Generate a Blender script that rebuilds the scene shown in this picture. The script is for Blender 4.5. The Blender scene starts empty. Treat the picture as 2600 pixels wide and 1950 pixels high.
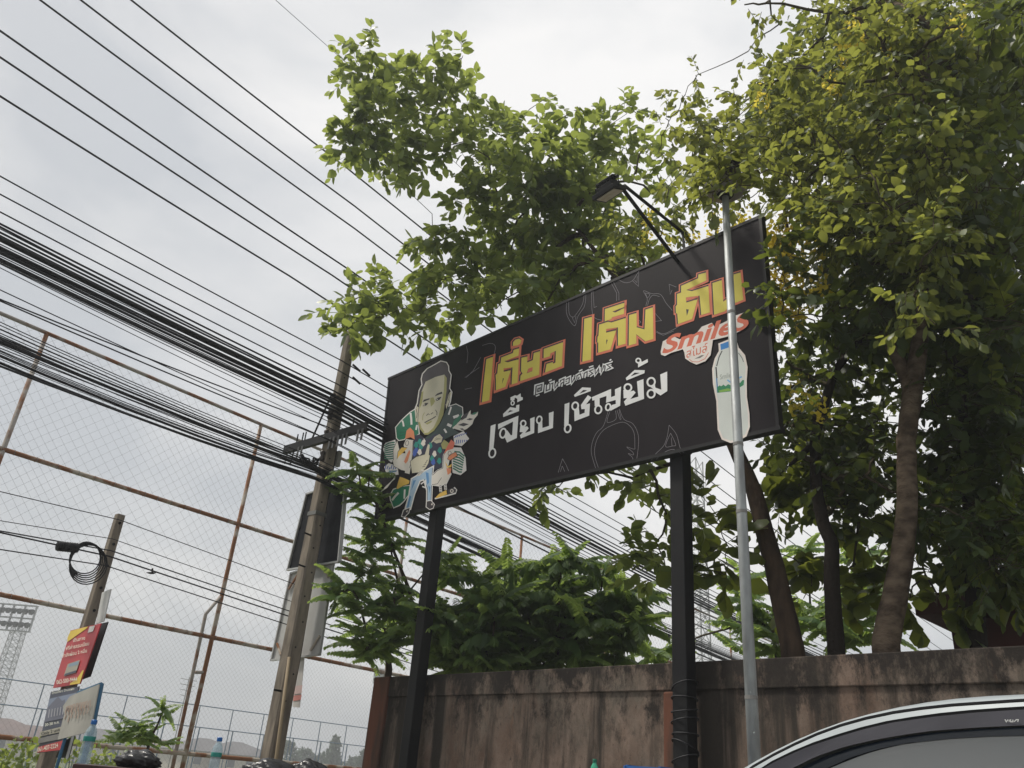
import bpy, bmesh, math, random
import numpy as np
from mathutils import Vector, Matrix
from mathutils.geometry import tessellate_polygon

random.seed(7)
rng = np.random.default_rng(11)
scene = bpy.context.scene
col = scene.collection
R = math.radians

# ------------------------------------------------------------------ camera
FPX, PITCH, ROLL = 2071.1, 0.45831, 0.08337      # focal length in pixels of a 2600 px wide frame
CAM = np.array([0.0, 0.0, 1.3])
_F = np.array([0, math.cos(PITCH), math.sin(PITCH)])
_u0 = np.array([0, -math.sin(PITCH), math.cos(PITCH)])
_r0 = np.array([1.0, 0, 0])
_R = math.cos(ROLL) * _r0 + math.sin(ROLL) * _u0
_U = math.cos(ROLL) * _u0 - math.sin(ROLL) * _r0
cd = bpy.data.cameras.new('camera')
cd.sensor_width = 36.0
cd.lens = FPX / 2600 * 36.0
cd.clip_start = 0.05
cd.clip_end = 3000
cam = bpy.data.objects.new('camera', cd)
col.objects.link(cam)
cam.matrix_world = Matrix(((_R[0], _U[0], -_F[0], CAM[0]), (_R[1], _U[1], -_F[1], CAM[1]),
                           (_R[2], _U[2], -_F[2], CAM[2]), (0, 0, 0, 1)))
scene.camera = cam

# ------------------------------------------------------------------ sky and sun
SUN_EL, SUN_AZ = R(59), R(-78)                     # azimuth measured from +Y towards +X
world = bpy.data.worlds.new('World')
scene.world = world
world.use_nodes = True
wn, wl = world.node_tree.nodes, world.node_tree.links
wn.clear()
w_out = wn.new('ShaderNodeOutputWorld')
w_sky = wn.new('ShaderNodeTexSky')
w_sky.sky_type = 'NISHITA'
w_sky.sun_disc = False
w_sky.sun_elevation = SUN_EL
w_sky.sun_rotation = SUN_AZ
w_sky.dust_density = 4.0
w_sky.air_density = 1.2
w_b1 = wn.new('ShaderNodeBackground')
w_b1.inputs['Strength'].default_value = 0.07
wl.new(w_sky.outputs[0], w_b1.inputs[0])
# cloud deck
w_tc = wn.new('ShaderNodeTexCoord')
w_map = wn.new('ShaderNodeMapping')
w_map.inputs['Scale'].default_value = (1.0, 1.0, 2.2)
w_map.inputs['Location'].default_value = (5.3, 2.2, 1.9)
wl.new(w_tc.outputs['Generated'], w_map.inputs[0])
w_n = wn.new('ShaderNodeTexNoise')
w_n.inputs['Scale'].default_value = 1.9
w_n.inputs['Detail'].default_value = 7.0
w_n.inputs['Roughness'].default_value = 0.52
w_n.inputs['Distortion'].default_value = 0.35
wl.new(w_map.outputs[0], w_n.inputs['Vector'])
w_cr = wn.new('ShaderNodeValToRGB')
w_cr.color_ramp.elements[0].position = 0.40
w_cr.color_ramp.elements[0].color = (0.410, 0.425, 0.442, 1)
w_cr.color_ramp.elements[1].position = 0.62
w_cr.color_ramp.elements[1].color = (0.645, 0.635, 0.620, 1)
wl.new(w_n.outputs['Fac'], w_cr.inputs[0])
w_b2 = wn.new('ShaderNodeBackground')
w_b2.inputs['Strength'].default_value = 1.0
w_dot = wn.new('ShaderNodeVectorMath')            # the cloud deck thins out towards the upper right
w_dot.operation = 'DOT_PRODUCT'
w_dot.inputs[1].default_value = (0.56, 0.40, 0.72)
wl.new(w_tc.outputs['Generated'], w_dot.inputs[0])
w_mr = wn.new('ShaderNodeMapRange')
w_mr.inputs[1].default_value = -0.2
w_mr.inputs[2].default_value = 1.0
w_mr.inputs[3].default_value = 0.86
w_mr.inputs[4].default_value = 1.28
wl.new(w_dot.outputs['Value'], w_mr.inputs[0])
w_sc = wn.new('ShaderNodeVectorMath')
w_sc.operation = 'SCALE'
wl.new(w_cr.outputs[0], w_sc.inputs[0])
wl.new(w_mr.outputs[0], w_sc.inputs['Scale'])
wl.new(w_sc.outputs[0], w_b2.inputs[0])
w_mix = wn.new('ShaderNodeMixShader')
w_mix.inputs[0].default_value = 0.86
wl.new(w_b1.outputs[0], w_mix.inputs[1])
wl.new(w_b2.outputs[0], w_mix.inputs[2])
wl.new(w_mix.outputs[0], w_out.inputs[0])

sd = bpy.data.lights.new('sun', 'SUN')
sd.energy = 2.8
sd.angle = R(8)
sd.color = (1.0, 0.95, 0.86)
sun = bpy.data.objects.new('sun', sd)
col.objects.link(sun)
_sd = Vector((math.sin(SUN_AZ) * math.cos(SUN_EL), math.cos(SUN_AZ) * math.cos(SUN_EL), math.sin(SUN_EL)))
sun.rotation_euler = _sd.to_track_quat('Z', 'Y').to_euler()
sun.location = (10, 10, 30)

scene.view_settings.view_transform = 'Standard'
scene.view_settings.look = 'None'
scene.view_settings.exposure = 0.47
scene.view_settings.gamma = 1.0
scene.cycles.max_bounces = 8
scene.cycles.transparent_max_bounces = 12

# ------------------------------------------------------------------ frame of the place
AL, BE = -0.752256, 0.712249
D2 = np.array([math.sin(AL), math.cos(AL), 0.0])    # along the wall and the signboard, away to the left
N2 = np.array([math.cos(AL), -math.sin(AL), 0.0])   # from the lane towards the wall
D1 = np.array([math.sin(BE), math.cos(BE), 0.0])    # along the cables and the ball-stop fence
NF = np.array([-math.cos(BE), math.sin(BE), 0.0])   # from the lane towards the fence
Z = np.array([0, 0, 1.0])


def ray(px, py):
    return _F + _R * (px - 1300) / FPX - _U * (py - 975) / FPX


def P(px, py, hd):
    d = ray(px, py)
    return CAM + d * (hd / math.hypot(d[0], d[1]))


def onp(px, py, dist, n):
    d = ray(px, py)
    return CAM + d * ((dist - CAM @ n) / (d @ n))


# ------------------------------------------------------------------ materials
MATS = {}


def mat(name, color, rough=0.7, spec=0.3, metal=0.0, c2=None, scale=6.0, detail=4.0, lo=0.35, hi=0.65,
        bump=0.0, bscale=None, stretch=(1, 1, 1), coords='Object'):
    if name in MATS:
        return MATS[name]
    m = bpy.data.materials.new(name)
    m.use_nodes = True
    nt = m.node_tree
    b = nt.nodes['Principled BSDF']
    b.inputs['Base Color'].default_value = (*color, 1)
    b.inputs['Roughness'].default_value = rough
    b.inputs['Specular IOR Level'].default_value = spec
    b.inputs['Metallic'].default_value = metal
    tc = nt.nodes.new('ShaderNodeTexCoord')
    mp = nt.nodes.new('ShaderNodeMapping')
    mp.inputs['Scale'].default_value = stretch
    nt.links.new(tc.outputs[coords], mp.inputs[0])
    n = nt.nodes.new('ShaderNodeTexNoise')
    n.inputs['Scale'].default_value = scale
    n.inputs['Detail'].default_value = detail
    nt.links.new(mp.outputs[0], n.inputs['Vector'])
    if c2 is None:
        c2 = tuple(x * 0.8 for x in color)
    cr = nt.nodes.new('ShaderNodeValToRGB')
    cr.color_ramp.elements[0].position = lo
    cr.color_ramp.elements[0].color = (*color, 1)
    cr.color_ramp.elements[1].position = hi
    cr.color_ramp.elements[1].color = (*c2, 1)
    nt.links.new(n.outputs['Fac'], cr.inputs[0])
    nt.links.new(cr.outputs[0], b.inputs['Base Color'])
    if bump:
        n2 = nt.nodes.new('ShaderNodeTexNoise')
        n2.inputs['Scale'].default_value = bscale or scale * 4
        n2.inputs['Detail'].default_value = 6
        nt.links.new(mp.outputs[0], n2.inputs['Vector'])
        bp = nt.nodes.new('ShaderNodeBump')
        bp.inputs['Strength'].default_value = bump
        bp.inputs['Distance'].default_value = 0.02
        nt.links.new(n2.outputs['Fac'], bp.inputs['Height'])
        nt.links.new(bp.outputs[0], b.inputs['Normal'])
    MATS[name] = m
    return m


def srgb(r, g, b):
    f = lambda c: (c / 255 / 12.92) if c / 255 <= 0.04045 else ((c / 255 + 0.055) / 1.055) ** 2.4
    return (f(r), f(g), f(b))


def leafmat(name, dark, light, trans, tfac=0.38, rough=0.42):
    m = bpy.data.materials.new(name)
    m.use_nodes = True
    nt = m.node_tree
    b = nt.nodes['Principled BSDF']
    out = nt.nodes['Material Output']
    g = nt.nodes.new('ShaderNodeNewGeometry')
    oi = nt.nodes.new('ShaderNodeObjectInfo')
    add = nt.nodes.new('ShaderNodeMath'); add.operation = 'ADD'
    fr = nt.nodes.new('ShaderNodeMath'); fr.operation = 'FRACT'
    nt.links.new(g.outputs['Random Per Island'], add.inputs[0])
    nt.links.new(oi.outputs['Random'], add.inputs[1])
    nt.links.new(add.outputs[0], fr.inputs[0])
    cr = nt.nodes.new('ShaderNodeValToRGB')
    e = cr.color_ramp.elements
    e[0].position = 0.0; e[0].color = (*dark, 1)
    e[1].position = 1.0; e[1].color = (*light, 1)
    e2 = e.new(0.93); e2.color = tuple(0.5 * (dark[i] + light[i]) for i in range(3)) + (1,)
    nt.links.new(fr.outputs[0], cr.inputs[0])
    # faint blotches on the blade
    tc = nt.nodes.new('ShaderNodeTexCoord')
    n = nt.nodes.new('ShaderNodeTexNoise'); n.inputs['Scale'].default_value = 14; n.inputs['Detail'].default_value = 3
    nt.links.new(tc.outputs['Object'], n.inputs['Vector'])
    mul = nt.nodes.new('ShaderNodeMix'); mul.data_type = 'RGBA'; mul.blend_type = 'MULTIPLY'
    mul.inputs[0].default_value = 0.55
    nt.links.new(cr.outputs[0], mul.inputs[6])
    cr2 = nt.nodes.new('ShaderNodeValToRGB')
    cr2.color_ramp.elements[0].position = 0.35; cr2.color_ramp.elements[0].color = (0.55, 0.6, 0.5, 1)
    cr2.color_ramp.elements[1].position = 0.6; cr2.color_ramp.elements[1].color = (1, 1, 1, 1)
    nt.links.new(n.outputs['Fac'], cr2.inputs[0])
    nt.links.new(cr2.outputs[0], mul.inputs[7])
    nt.links.new(mul.outputs[2], b.inputs['Base Color'])
    b.inputs['Roughness'].default_value = rough
    b.inputs['Specular IOR Level'].default_value = 0.35
    tr = nt.nodes.new('ShaderNodeBsdfTranslucent')
    tr.inputs['Color'].default_value = (*trans, 1)
    mx = nt.nodes.new('ShaderNodeMixShader')
    mx.inputs[0].default_value = tfac
    nt.links.new(b.outputs[0], mx.inputs[1])
    nt.links.new(tr.outputs[0], mx.inputs[2])
    nt.links.new(mx.outputs[0], out.inputs[0])
    MATS[name] = m
    return m


LEAF_A = leafmat('leaf_bright_ovate', (0.050, 0.098, 0.028), (0.165, 0.205, 0.060), (0.44, 0.52, 0.10), 0.42)
LEAF_B = leafmat('leaf_yellow_green', (0.045, 0.078, 0.024), (0.150, 0.170, 0.050), (0.44, 0.47, 0.08), 0.40)
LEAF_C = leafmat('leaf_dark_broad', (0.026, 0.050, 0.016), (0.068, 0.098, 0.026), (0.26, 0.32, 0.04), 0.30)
LEAF_D = leafmat('leaf_deep_pinnate', (0.060, 0.120, 0.042), (0.17, 0.245, 0.085), (0.42, 0.56, 0.12), 0.44)
LEAF_E = leafmat('leaf_far', (0.045, 0.075, 0.045), (0.075, 0.11, 0.06), (0.1, 0.16, 0.06), 0.2, 0.7)
LEAF_F = leafmat('leaf_round_lime', (0.034, 0.062, 0.018), (0.115, 0.145, 0.036), (0.44, 0.50, 0.06), 0.40)
PETAL = leafmat('petal_yellow', (0.72, 0.56, 0.04), (0.85, 0.72, 0.12), (0.9, 0.76, 0.12), 0.5, 0.6)
BARK = mat('bark_brown', (0.10, 0.068, 0.048), 0.9, 0.1, c2=(0.045, 0.032, 0.025), scale=9, bump=0.7, stretch=(1, 1, 0.35))
BARK_P = mat('bark_pale', (0.20, 0.15, 0.11), 0.9, 0.1, c2=(0.075, 0.055, 0.042), scale=7, bump=0.7, stretch=(1, 1, 1.8))
BARK_D = mat('bark_dark', (0.035, 0.028, 0.024), 0.9, 0.1, scale=9, bump=0.6)
TWIG = mat('twig', (0.085, 0.070, 0.045), 0.9, 0.1)
CONC = mat('concrete_pole', (0.30, 0.255, 0.205), 0.9, 0.15, c2=(0.17, 0.145, 0.12), scale=5, bump=0.35, bscale=40, stretch=(2.5, 2.5, 0.6))
CABLE = mat('cable_black', (0.013, 0.013, 0.017), 0.55, 0.35)
STEELB = mat('steel_black_paint', (0.008, 0.008, 0.010), 0.5, 0.22, c2=(0.013, 0.0125, 0.013), scale=3)
GALV = mat('galvanised', (0.36, 0.38, 0.385), 0.55, 0.4, metal=0.35, c2=(0.22, 0.228, 0.23), scale=12, detail=9, stretch=(1, 1, 0.3), bump=0.15, bscale=60)
RUST = mat('rusty_pipe', (0.235, 0.112, 0.060), 0.9, 0.15, c2=(0.42, 0.37, 0.31), scale=2.6, detail=8, lo=0.50, hi=0.58, bump=0.4, bscale=50)
RUSTG = mat('rusty_grey_pipe', (0.34, 0.31, 0.28), 0.85, 0.2, c2=(0.22, 0.10, 0.05), scale=3.0, detail=8, lo=0.48, hi=0.60, bump=0.3, bscale=50)
NETM = mat('net_wire', (0.24, 0.235, 0.225), 0.8, 0.2)
PLAST_W = mat('plastic_white', (0.62, 0.63, 0.62), 0.55, 0.3, c2=(0.50, 0.50, 0.49), scale=4)
ROADM = mat('asphalt', (0.085, 0.084, 0.082), 0.9, 0.2, c2=(0.06, 0.06, 0.06), scale=3, bump=0.4, bscale=90)
GROUNDM = mat('field_ground', (0.13, 0.14, 0.075), 0.95, 0.1, c2=(0.075, 0.10, 0.04), scale=0.4, detail=8)
PAVEM = mat('pavement_concrete', (0.30, 0.29, 0.27), 0.9, 0.2, c2=(0.22, 0.21, 0.20), scale=1.5, bump=0.3)
KERBM = mat('kerb_concrete', (0.36, 0.35, 0.33), 0.9, 0.2, scale=3)


def wall_material():
    m = bpy.data.materials.new('stained_plaster')
    m.use_nodes = True
    nt = m.node_tree
    N, L = nt.nodes, nt.links
    b = N['Principled BSDF']
    b.inputs['Roughness'].default_value = 0.92
    b.inputs['Specular IOR Level'].default_value = 0.15
    tc = N.new('ShaderNodeTexCoord')

    def noise(scale, st, detail=6, dist=0.0, rough=0.6):
        mp = N.new('ShaderNodeMapping'); mp.inputs['Scale'].default_value = st
        L.new(tc.outputs['Object'], mp.inputs[0])
        n = N.new('ShaderNodeTexNoise'); n.inputs['Scale'].default_value = scale
        n.inputs['Detail'].default_value = detail; n.inputs['Distortion'].default_value = dist
        n.inputs['Roughness'].default_value = rough
        L.new(mp.outputs[0], n.inputs['Vector'])
        return n

    def ramp(src, a, c, ca=(0, 0, 0, 1), cb=(1, 1, 1, 1)):
        r = N.new('ShaderNodeValToRGB')
        r.color_ramp.elements[0].position = a; r.color_ramp.elements[0].color = ca
        r.color_ramp.elements[1].position = c; r.color_ramp.elements[1].color = cb
        L.new(src, r.inputs[0])
        return r

    def mix(fac, a, bb):
        x = N.new('ShaderNodeMix'); x.data_type = 'RGBA'
        L.new(fac, x.inputs[0])
        if isinstance(a, tuple): x.inputs[6].default_value = a
        else: L.new(a, x.inputs[6])
        if isinstance(bb, tuple): x.inputs[7].default_value = bb
        else: L.new(bb, x.inputs[7])
        return x.outputs[2]
    base = ramp(noise(1.7, (1, 1, 0.7), 12, 0.1, 0.72).outputs['Fac'], 0.40, 0.62, (0.250, 0.185, 0.148, 1), (0.145, 0.122, 0.100, 1))
    pink = ramp(noise(0.8, (1, 1, 0.5), 8, 0.0, 0.7).outputs['Fac'], 0.50, 0.64)
    c = mix(pink.outputs[0], base.outputs[0], (0.125, 0.082, 0.062, 1))
    blot = ramp(noise(4.5, (1, 1, 0.42), 13, 0.1, 0.80).outputs['Fac'], 0.50, 0.66)
    c = mix(blot.outputs[0], c, (0.072, 0.060, 0.048, 1))
    drip = ramp(noise(2.6, (1, 1, 0.07), 9, 0.05, 0.62).outputs['Fac'], 0.51, 0.60)
    c = mix(drip.outputs[0], c, (0.045, 0.038, 0.032, 1))
    pale = ramp(noise(3.3, (1, 1, 0.13), 10, 0.1, 0.7).outputs['Fac'], 0.62, 0.72)
    c = mix(pale.outputs[0], c, (0.33, 0.25, 0.20, 1))
    rust = ramp(noise(1.3, (1, 1, 0.20), 9, 0.1, 0.7).outputs['Fac'], 0.63, 0.72)
    c = mix(rust.outputs[0], c, (0.215, 0.100, 0.055, 1))
    # black mould that gathers near the top edge
    sep = N.new('ShaderNodeSeparateXYZ'); L.new(tc.outputs['Object'], sep.inputs[0])
    mr = N.new('ShaderNodeMapRange'); mr.inputs[1].default_value = 1.55; mr.inputs[2].default_value = 2.40
    L.new(sep.outputs['Z'], mr.inputs[0])
    mo = noise(3.0, (1, 1, 0.55), 14, 0.1, 0.80)
    ad = N.new('ShaderNodeMath'); ad.operation = 'MULTIPLY_ADD'
    L.new(mr.outputs[0], ad.inputs[0]); ad.inputs[1].default_value = 0.235
    L.new(mo.outputs['Fac'], ad.inputs[2])
    mould = ramp(ad.outputs[0], 0.61, 0.72)
    c = mix(mould.outputs[0], c, (0.032, 0.027, 0.024, 1))
    speck = ramp(noise(22, (1, 1, 0.7), 8, 0.1, 0.75).outputs['Fac'], 0.60, 0.68)
    c = mix(speck.outputs[0], c, (0.055, 0.045, 0.038, 1))
    L.new(c, b.inputs['Base Color'])
    bp = N.new('ShaderNodeBump'); bp.inputs['Strength'].default_value = 0.5; bp.inputs['Distance'].default_value = 0.012
    L.new(noise(30, (1, 1, 0.6), 8).outputs['Fac'], bp.inputs['Height'])
    L.new(bp.outputs[0], b.inputs['Normal'])
    return m


WALLM = wall_material()


def board_material():
    m = mat('printed_vinyl_black', (0.0120, 0.0095, 0.0120), 0.5, 0.08, c2=(0.0235, 0.0195, 0.0225), scale=1.3, detail=11, lo=0.36, hi=0.72, bump=0.16, bscale=2.2, stretch=(1, 1, 0.5))
    return m


BOARDM = board_material()


def ink(name, r, g, b, rough=0.4):
    c = tuple(min(0.84, x * 1.35) for x in srgb(r, g, b))
    return mat('ink_' + name, c, rough, 0.4, c2=tuple(x * 0.88 for x in c), scale=3.0)


# ------------------------------------------------------------------ mesh helpers
OFF = {}


def tagp(o, label=None, cat=None, group=None, kind=None):
    if label: o['label'] = label
    if cat: o['category'] = cat
    if group: o['group'] = group
    if kind: o['kind'] = kind
    return o


def empty(name, loc, label, cat, group=None):
    o = bpy.data.objects.new(name, None)
    o.empty_display_size = 0.2
    col.objects.link(o)
    o.location = tuple(float(x) for x in loc)
    OFF[o.name] = np.array(loc, float)
    return tagp(o, label, cat, group)


class MB:
    def __init__(s):
        s.v, s.f, s.m = [], [], []

    def add(s, verts, faces, mi=0):
        o = len(s.v)
        s.v += [tuple(map(float, x)) for x in verts]
        s.f += [tuple(i + o for i in f) for f in faces]
        s.m += [mi] * len(faces)
        return s

    def box(s, c, size, ax=(1, 0, 0), ay=(0, 1, 0), az=(0, 0, 1), mi=0):
        c = np.array(c, float)
        a, b, d = (np.array(ax, float) * size[0] / 2, np.array(ay, float) * size[1] / 2, np.array(az, float) * size[2] / 2)
        vs = [c + i * a + j * b + k * d for k in (-1, 1) for j in (-1, 1) for i in (-1, 1)]
        return s.add(vs, [(0, 2, 3, 1), (4, 5, 7, 6), (0, 1, 5, 4), (2, 6, 7, 3), (0, 4, 6, 2), (1, 3, 7, 5)], mi)

    def prism(s, poly, ext, mi=0):
        """closed planar polygon (3d) extruded by a vector"""
        n = len(poly)
        e = np.array(ext, float)
        p = [np.array(q, float) for q in poly]
        tris = tessellate_polygon([[Vector(q) for q in p]])
        vs = p + [q + e for q in p]
        fs = [tuple(t) for t in tris] + [tuple(i + n for i in reversed(t)) for t in tris]
        fs += [(i, (i + 1) % n, (i + 1) % n + n, i + n) for i in range(n)]
        return s.add(vs, fs, mi)

    def poly(s, pts, mi=0):
        p = [Vector(tuple(q)) for q in pts]
        tris = tessellate_polygon([p])
        return s.add(pts, [tuple(t) for t in tris], mi)

    def tube(s, path, rad, n=8, mi=0, cap=True, ref=None):
        path = [np.array(q, float) for q in path]
        k = len(path)
        if not hasattr(rad, '__len__'):
            rad = [rad] * k
        t0 = path[-1] - path[0]
        up = np.array([0, 0, 1.0]) if abs(t0[2]) < 0.9 * np.linalg.norm(t0) else np.array([1.0, 0, 0])
        if ref is not None: up = np.array(ref, float)
        vs = []
        for i in range(k):
            t = path[min(i + 1, k - 1)] - path[max(i - 1, 0)]
            t = t / (np.linalg.norm(t) + 1e-9)
            a = np.cross(t, up); a /= (np.linalg.norm(a) + 1e-9)
            b = np.cross(a, t)
            for j in range(n):
                th = 2 * math.pi * (j + 0.5) / n
                vs.append(path[i] + rad[i] * (math.cos(th) * a + math.sin(th) * b))
        fs = []
        for i in range(k - 1):
            for j in range(n):
                fs.append((i * n + j, i * n + (j + 1) % n, (i + 1) * n + (j + 1) % n, (i + 1) * n + j))
        if cap:
            fs.append(tuple(range(n - 1, -1, -1)))
            fs.append(tuple(range((k - 1) * n, k * n)))
        return s.add(vs, fs, mi)

    def lathe(s, base, prof, n=20, mi=0, axis=None):
        """profile of (radius, height) about a vertical axis"""
        vs, fs = [], []
        base = np.array(base, float)
        for (r, h) in prof:
            for j in range(n):
                th = 2 * math.pi * j / n
                vs.append(base + np.array([r * math.cos(th), r * math.sin(th), h]))
        for i in range(len(prof) - 1):
            for j in range(n):
                fs.append((i * n + j, i * n + (j + 1) % n, (i + 1) * n + (j + 1) % n, (i + 1) * n + j))
        fs.append(tuple(range(n - 1, -1, -1)))
        fs.append(tuple(range((len(prof) - 1) * n, len(prof) * n)))
        return s.add(vs, fs, mi)

    def build(s, name, mats, parent=None, loc=None, smooth=False, bevel=0.0):
        off = np.zeros(3)
        if parent is not None: off = OFF[parent.name]
        elif loc is not None: off = np.array(loc, float)
        me = bpy.data.meshes.new(name)
        v = (np.array(s.v, float) - off).tolist() if s.v else []
        me.from_pydata(v, [], s.f)
        if not isinstance(mats, (list, tuple)): mats = [mats]
        for m in mats: me.materials.append(m)
        if len(mats) > 1: me.polygons.foreach_set('material_index', s.m)
        if smooth: me.polygons.foreach_set('use_smooth', [True] * len(me.polygons))
        me.update()
        o = bpy.data.objects.new(name, me)
        col.objects.link(o)
        if parent is not None: o.parent = parent
        else: o.location = tuple(off)
        OFF[o.name] = off
        if bevel:
            bv = o.modifiers.new('bevel', 'BEVEL'); bv.width = bevel; bv.segments = 2; bv.limit_method = 'ANGLE'
        return o


def np_obj(name, V, Fc, m, parent, smooth=True):
    """fast mesh from numpy arrays; faces all of one length"""
    off = OFF[parent.name] if parent is not None else np.zeros(3)
    me = bpy.data.meshes.new(name)
    V = (V - off).astype(np.float32)
    k = Fc.shape[1]
    me.vertices.add(len(V)); me.vertices.foreach_set('co', V.ravel())
    me.loops.add(Fc.size); me.loops.foreach_set('vertex_index', Fc.ravel().astype(np.int32))
    me.polygons.add(len(Fc))
    me.polygons.foreach_set('loop_start', np.arange(0, Fc.size, k, dtype=np.int32))
    me.polygons.foreach_set('loop_total', np.full(len(Fc), k, dtype=np.int32))
    if smooth: me.polygons.foreach_set('use_smooth', np.ones(len(Fc), bool))
    me.materials.append(m)
    me.update(calc_edges=True)
    me.validate()
    o = bpy.data.objects.new(name, me)
    col.objects.link(o)
    if parent is not None: o.parent = parent
    OFF[o.name] = off
    return o


# ------------------------------------------------------------------ ground, road, pavement
def struct(name, mb, m):
    return tagp(mb.build(name, m), kind='structure')


def strip(org, da, a0, a1, db, b0, b1, z):
    o = np.array(org, float)
    q = lambda a, b: tuple((o + da * a + db * b)[:2]) + (z,)
    return [q(a0, b0), q(a1, b0), q(a1, b1), q(a0, b1)]


struct('ground', MB().add([(-400, -400, -0.02), (400, -400, -0.02), (400, 400, -0.02), (-400, 400, -0.02)], [(0, 1, 2, 3)]), GROUNDM)
O0 = np.zeros(3)
m = MB()
m.add(strip(O0, D2, -60, 11.0, N2, -6.0, 4.35, 0.0), [(0, 1, 2, 3)])
m.add(strip(O0, D1, -60, 90, NF, 2.0, 7.6, 0.004), [(0, 1, 2, 3)])
struct('road', m, ROADM)
m = MB()
m.box(D2 * -27.0 + N2 * 5.3 + Z * 0.06, (66, 1.9 - 0.16, 0.12), D2, N2)
m.box(D1 * 15 + NF * 9.0 + Z * 0.06, (150, 2.4, 0.12), D1, NF)
struct('pavement', m, PAVEM)
m = MB()
m.box(D2 * -27.0 + N2 * 4.36 + Z * 0.065, (66, 0.14, 0.13), D2, N2)
m.box(D1 * 15 + NF * 7.72 + Z * 0.065, (150, 0.14, 0.13), D1, NF)
struct('kerb', m, KERBM)

# ------------------------------------------------------------------ boundary wall
WD = 6.27                                             # distance of the wall's face
wl_l = onp(955, 1730, WD, N2) @ D2
wl_r = wl_l - 14.0
wall = empty('boundary_wall', D2 * wl_l + N2 * WD, 'stained brown plaster wall with mouldy top band behind the black posts', 'wall')
WT = 2.385
mid = (wl_l + wl_r) / 2
MB().box(D2 * (mid - 0.15) + N2 * (WD + 0.06) + Z * (WT - 0.23) / 2, (wl_l - wl_r - 0.3, 0.12, WT - 0.23), D2, N2).build('wall_panel', WALLM, wall)
MB().box(D2 * (mid - 0.15) + N2 * (WD + 0.055) + Z * (WT - 0.115), (wl_l - wl_r - 0.3, 0.150, 0.23), D2, N2).build('coping_band', WALLM, wall, bevel=0.010)
WALLR = mat('red_stained_pier', (0.150, 0.066, 0.044), 0.92, 0.15, c2=(0.060, 0.046, 0.038), scale=3.4, detail=12, lo=0.40, hi=0.54, bump=0.4, stretch=(1, 1, 0.2))
MB().box(D2 * (wl_l - 0.15) + N2 * (WD + 0.06) + Z * (WT + 0.0) / 2, (0.297, 0.20, WT), D2, N2).build('end_pier', WALLR, wall, bevel=0.015)
pw = onp(1722, 1850, WD, N2) @ D2
MB().box(D2 * pw + N2 * (WD + 0.05) + Z * (WT - 0.24) / 2, (0.26, 0.17, WT - 0.24), D2, N2).build('middle_pier', WALLR, wall, bevel=0.015)
for k in range(1, 3):
    MB().box(D2 * (pw - 3.6 * k) + N2 * (WD + 0.052) + Z * (WT - 0.24) / 2, (0.26, 0.165, WT - 0.24), D2, N2).build('middle_pier', WALLM, wall, bevel=0.015)

# ------------------------------------------------------------------ signboard
BD = 5.9645
cTL, cTR, cBR, cBL = [onp(x, y, BD, N2) for x, y in ((988, 961), (1930, 550), (1975, 1087), (952, 1322))]
bp_l = (onp(1103, 1325, BD + 0.12, N2) @ D2 + onp(1030, 1945, BD + 0.12, N2) @ D2) / 2
bp_r = (onp(1715, 1180, BD + 0.12, N2) @ D2 + onp(1745, 1940, BD + 0.12, N2) @ D2) / 2
bill = empty('billboard', D2 * (bp_l + bp_r) / 2 + N2 * (BD + 0.15),
             'wide black signboard with yellow and white lettering on two black posts', 'signboard')
MB().prism([cTL, cTR, cBR, cBL], N2 * 0.07).build('board_panel', BOARDM, bill)
fr = MB()
for a, b in ((cTL, cTR), (cBL, cBR)):
    t = (b - a) / np.linalg.norm(b - a)
    fr.box((a + b) / 2 + N2 * 0.035, (np.linalg.norm(b - a) + 0.05, 0.085, 0.035), t, N2, np.cross(t, N2))
for a, b in ((cTL, cBL), (cTR, cBR)):
    t = (b - a) / np.linalg.norm(b - a)
    fr.box((a + b) / 2 + N2 * 0.035, (np.linalg.norm(b - a) - 0.03, 0.08, 0.03), t, N2, np.cross(t, N2))
fr.build('edge_frame', mat('frame_dark', (0.014, 0.013, 0.015), 0.5, 0.25), bill)
for u in (bp_l, bp_r):
    MB().box(D2 * u + N2 * (BD + 0.15) + Z * 3.05, (0.145, 0.145, 6.1), D2, N2).build('post', STEELB, bill, bevel=0.008)
for zz in (4.55, 5.35, 5.95):
    MB().box(D2 * (bp_l + bp_r) / 2 + N2 * (BD + 0.26) + Z * zz, (5.2, 0.05, 0.05), D2, N2).build('back_rail', STEELB, bill)

LAY = [0]


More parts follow.
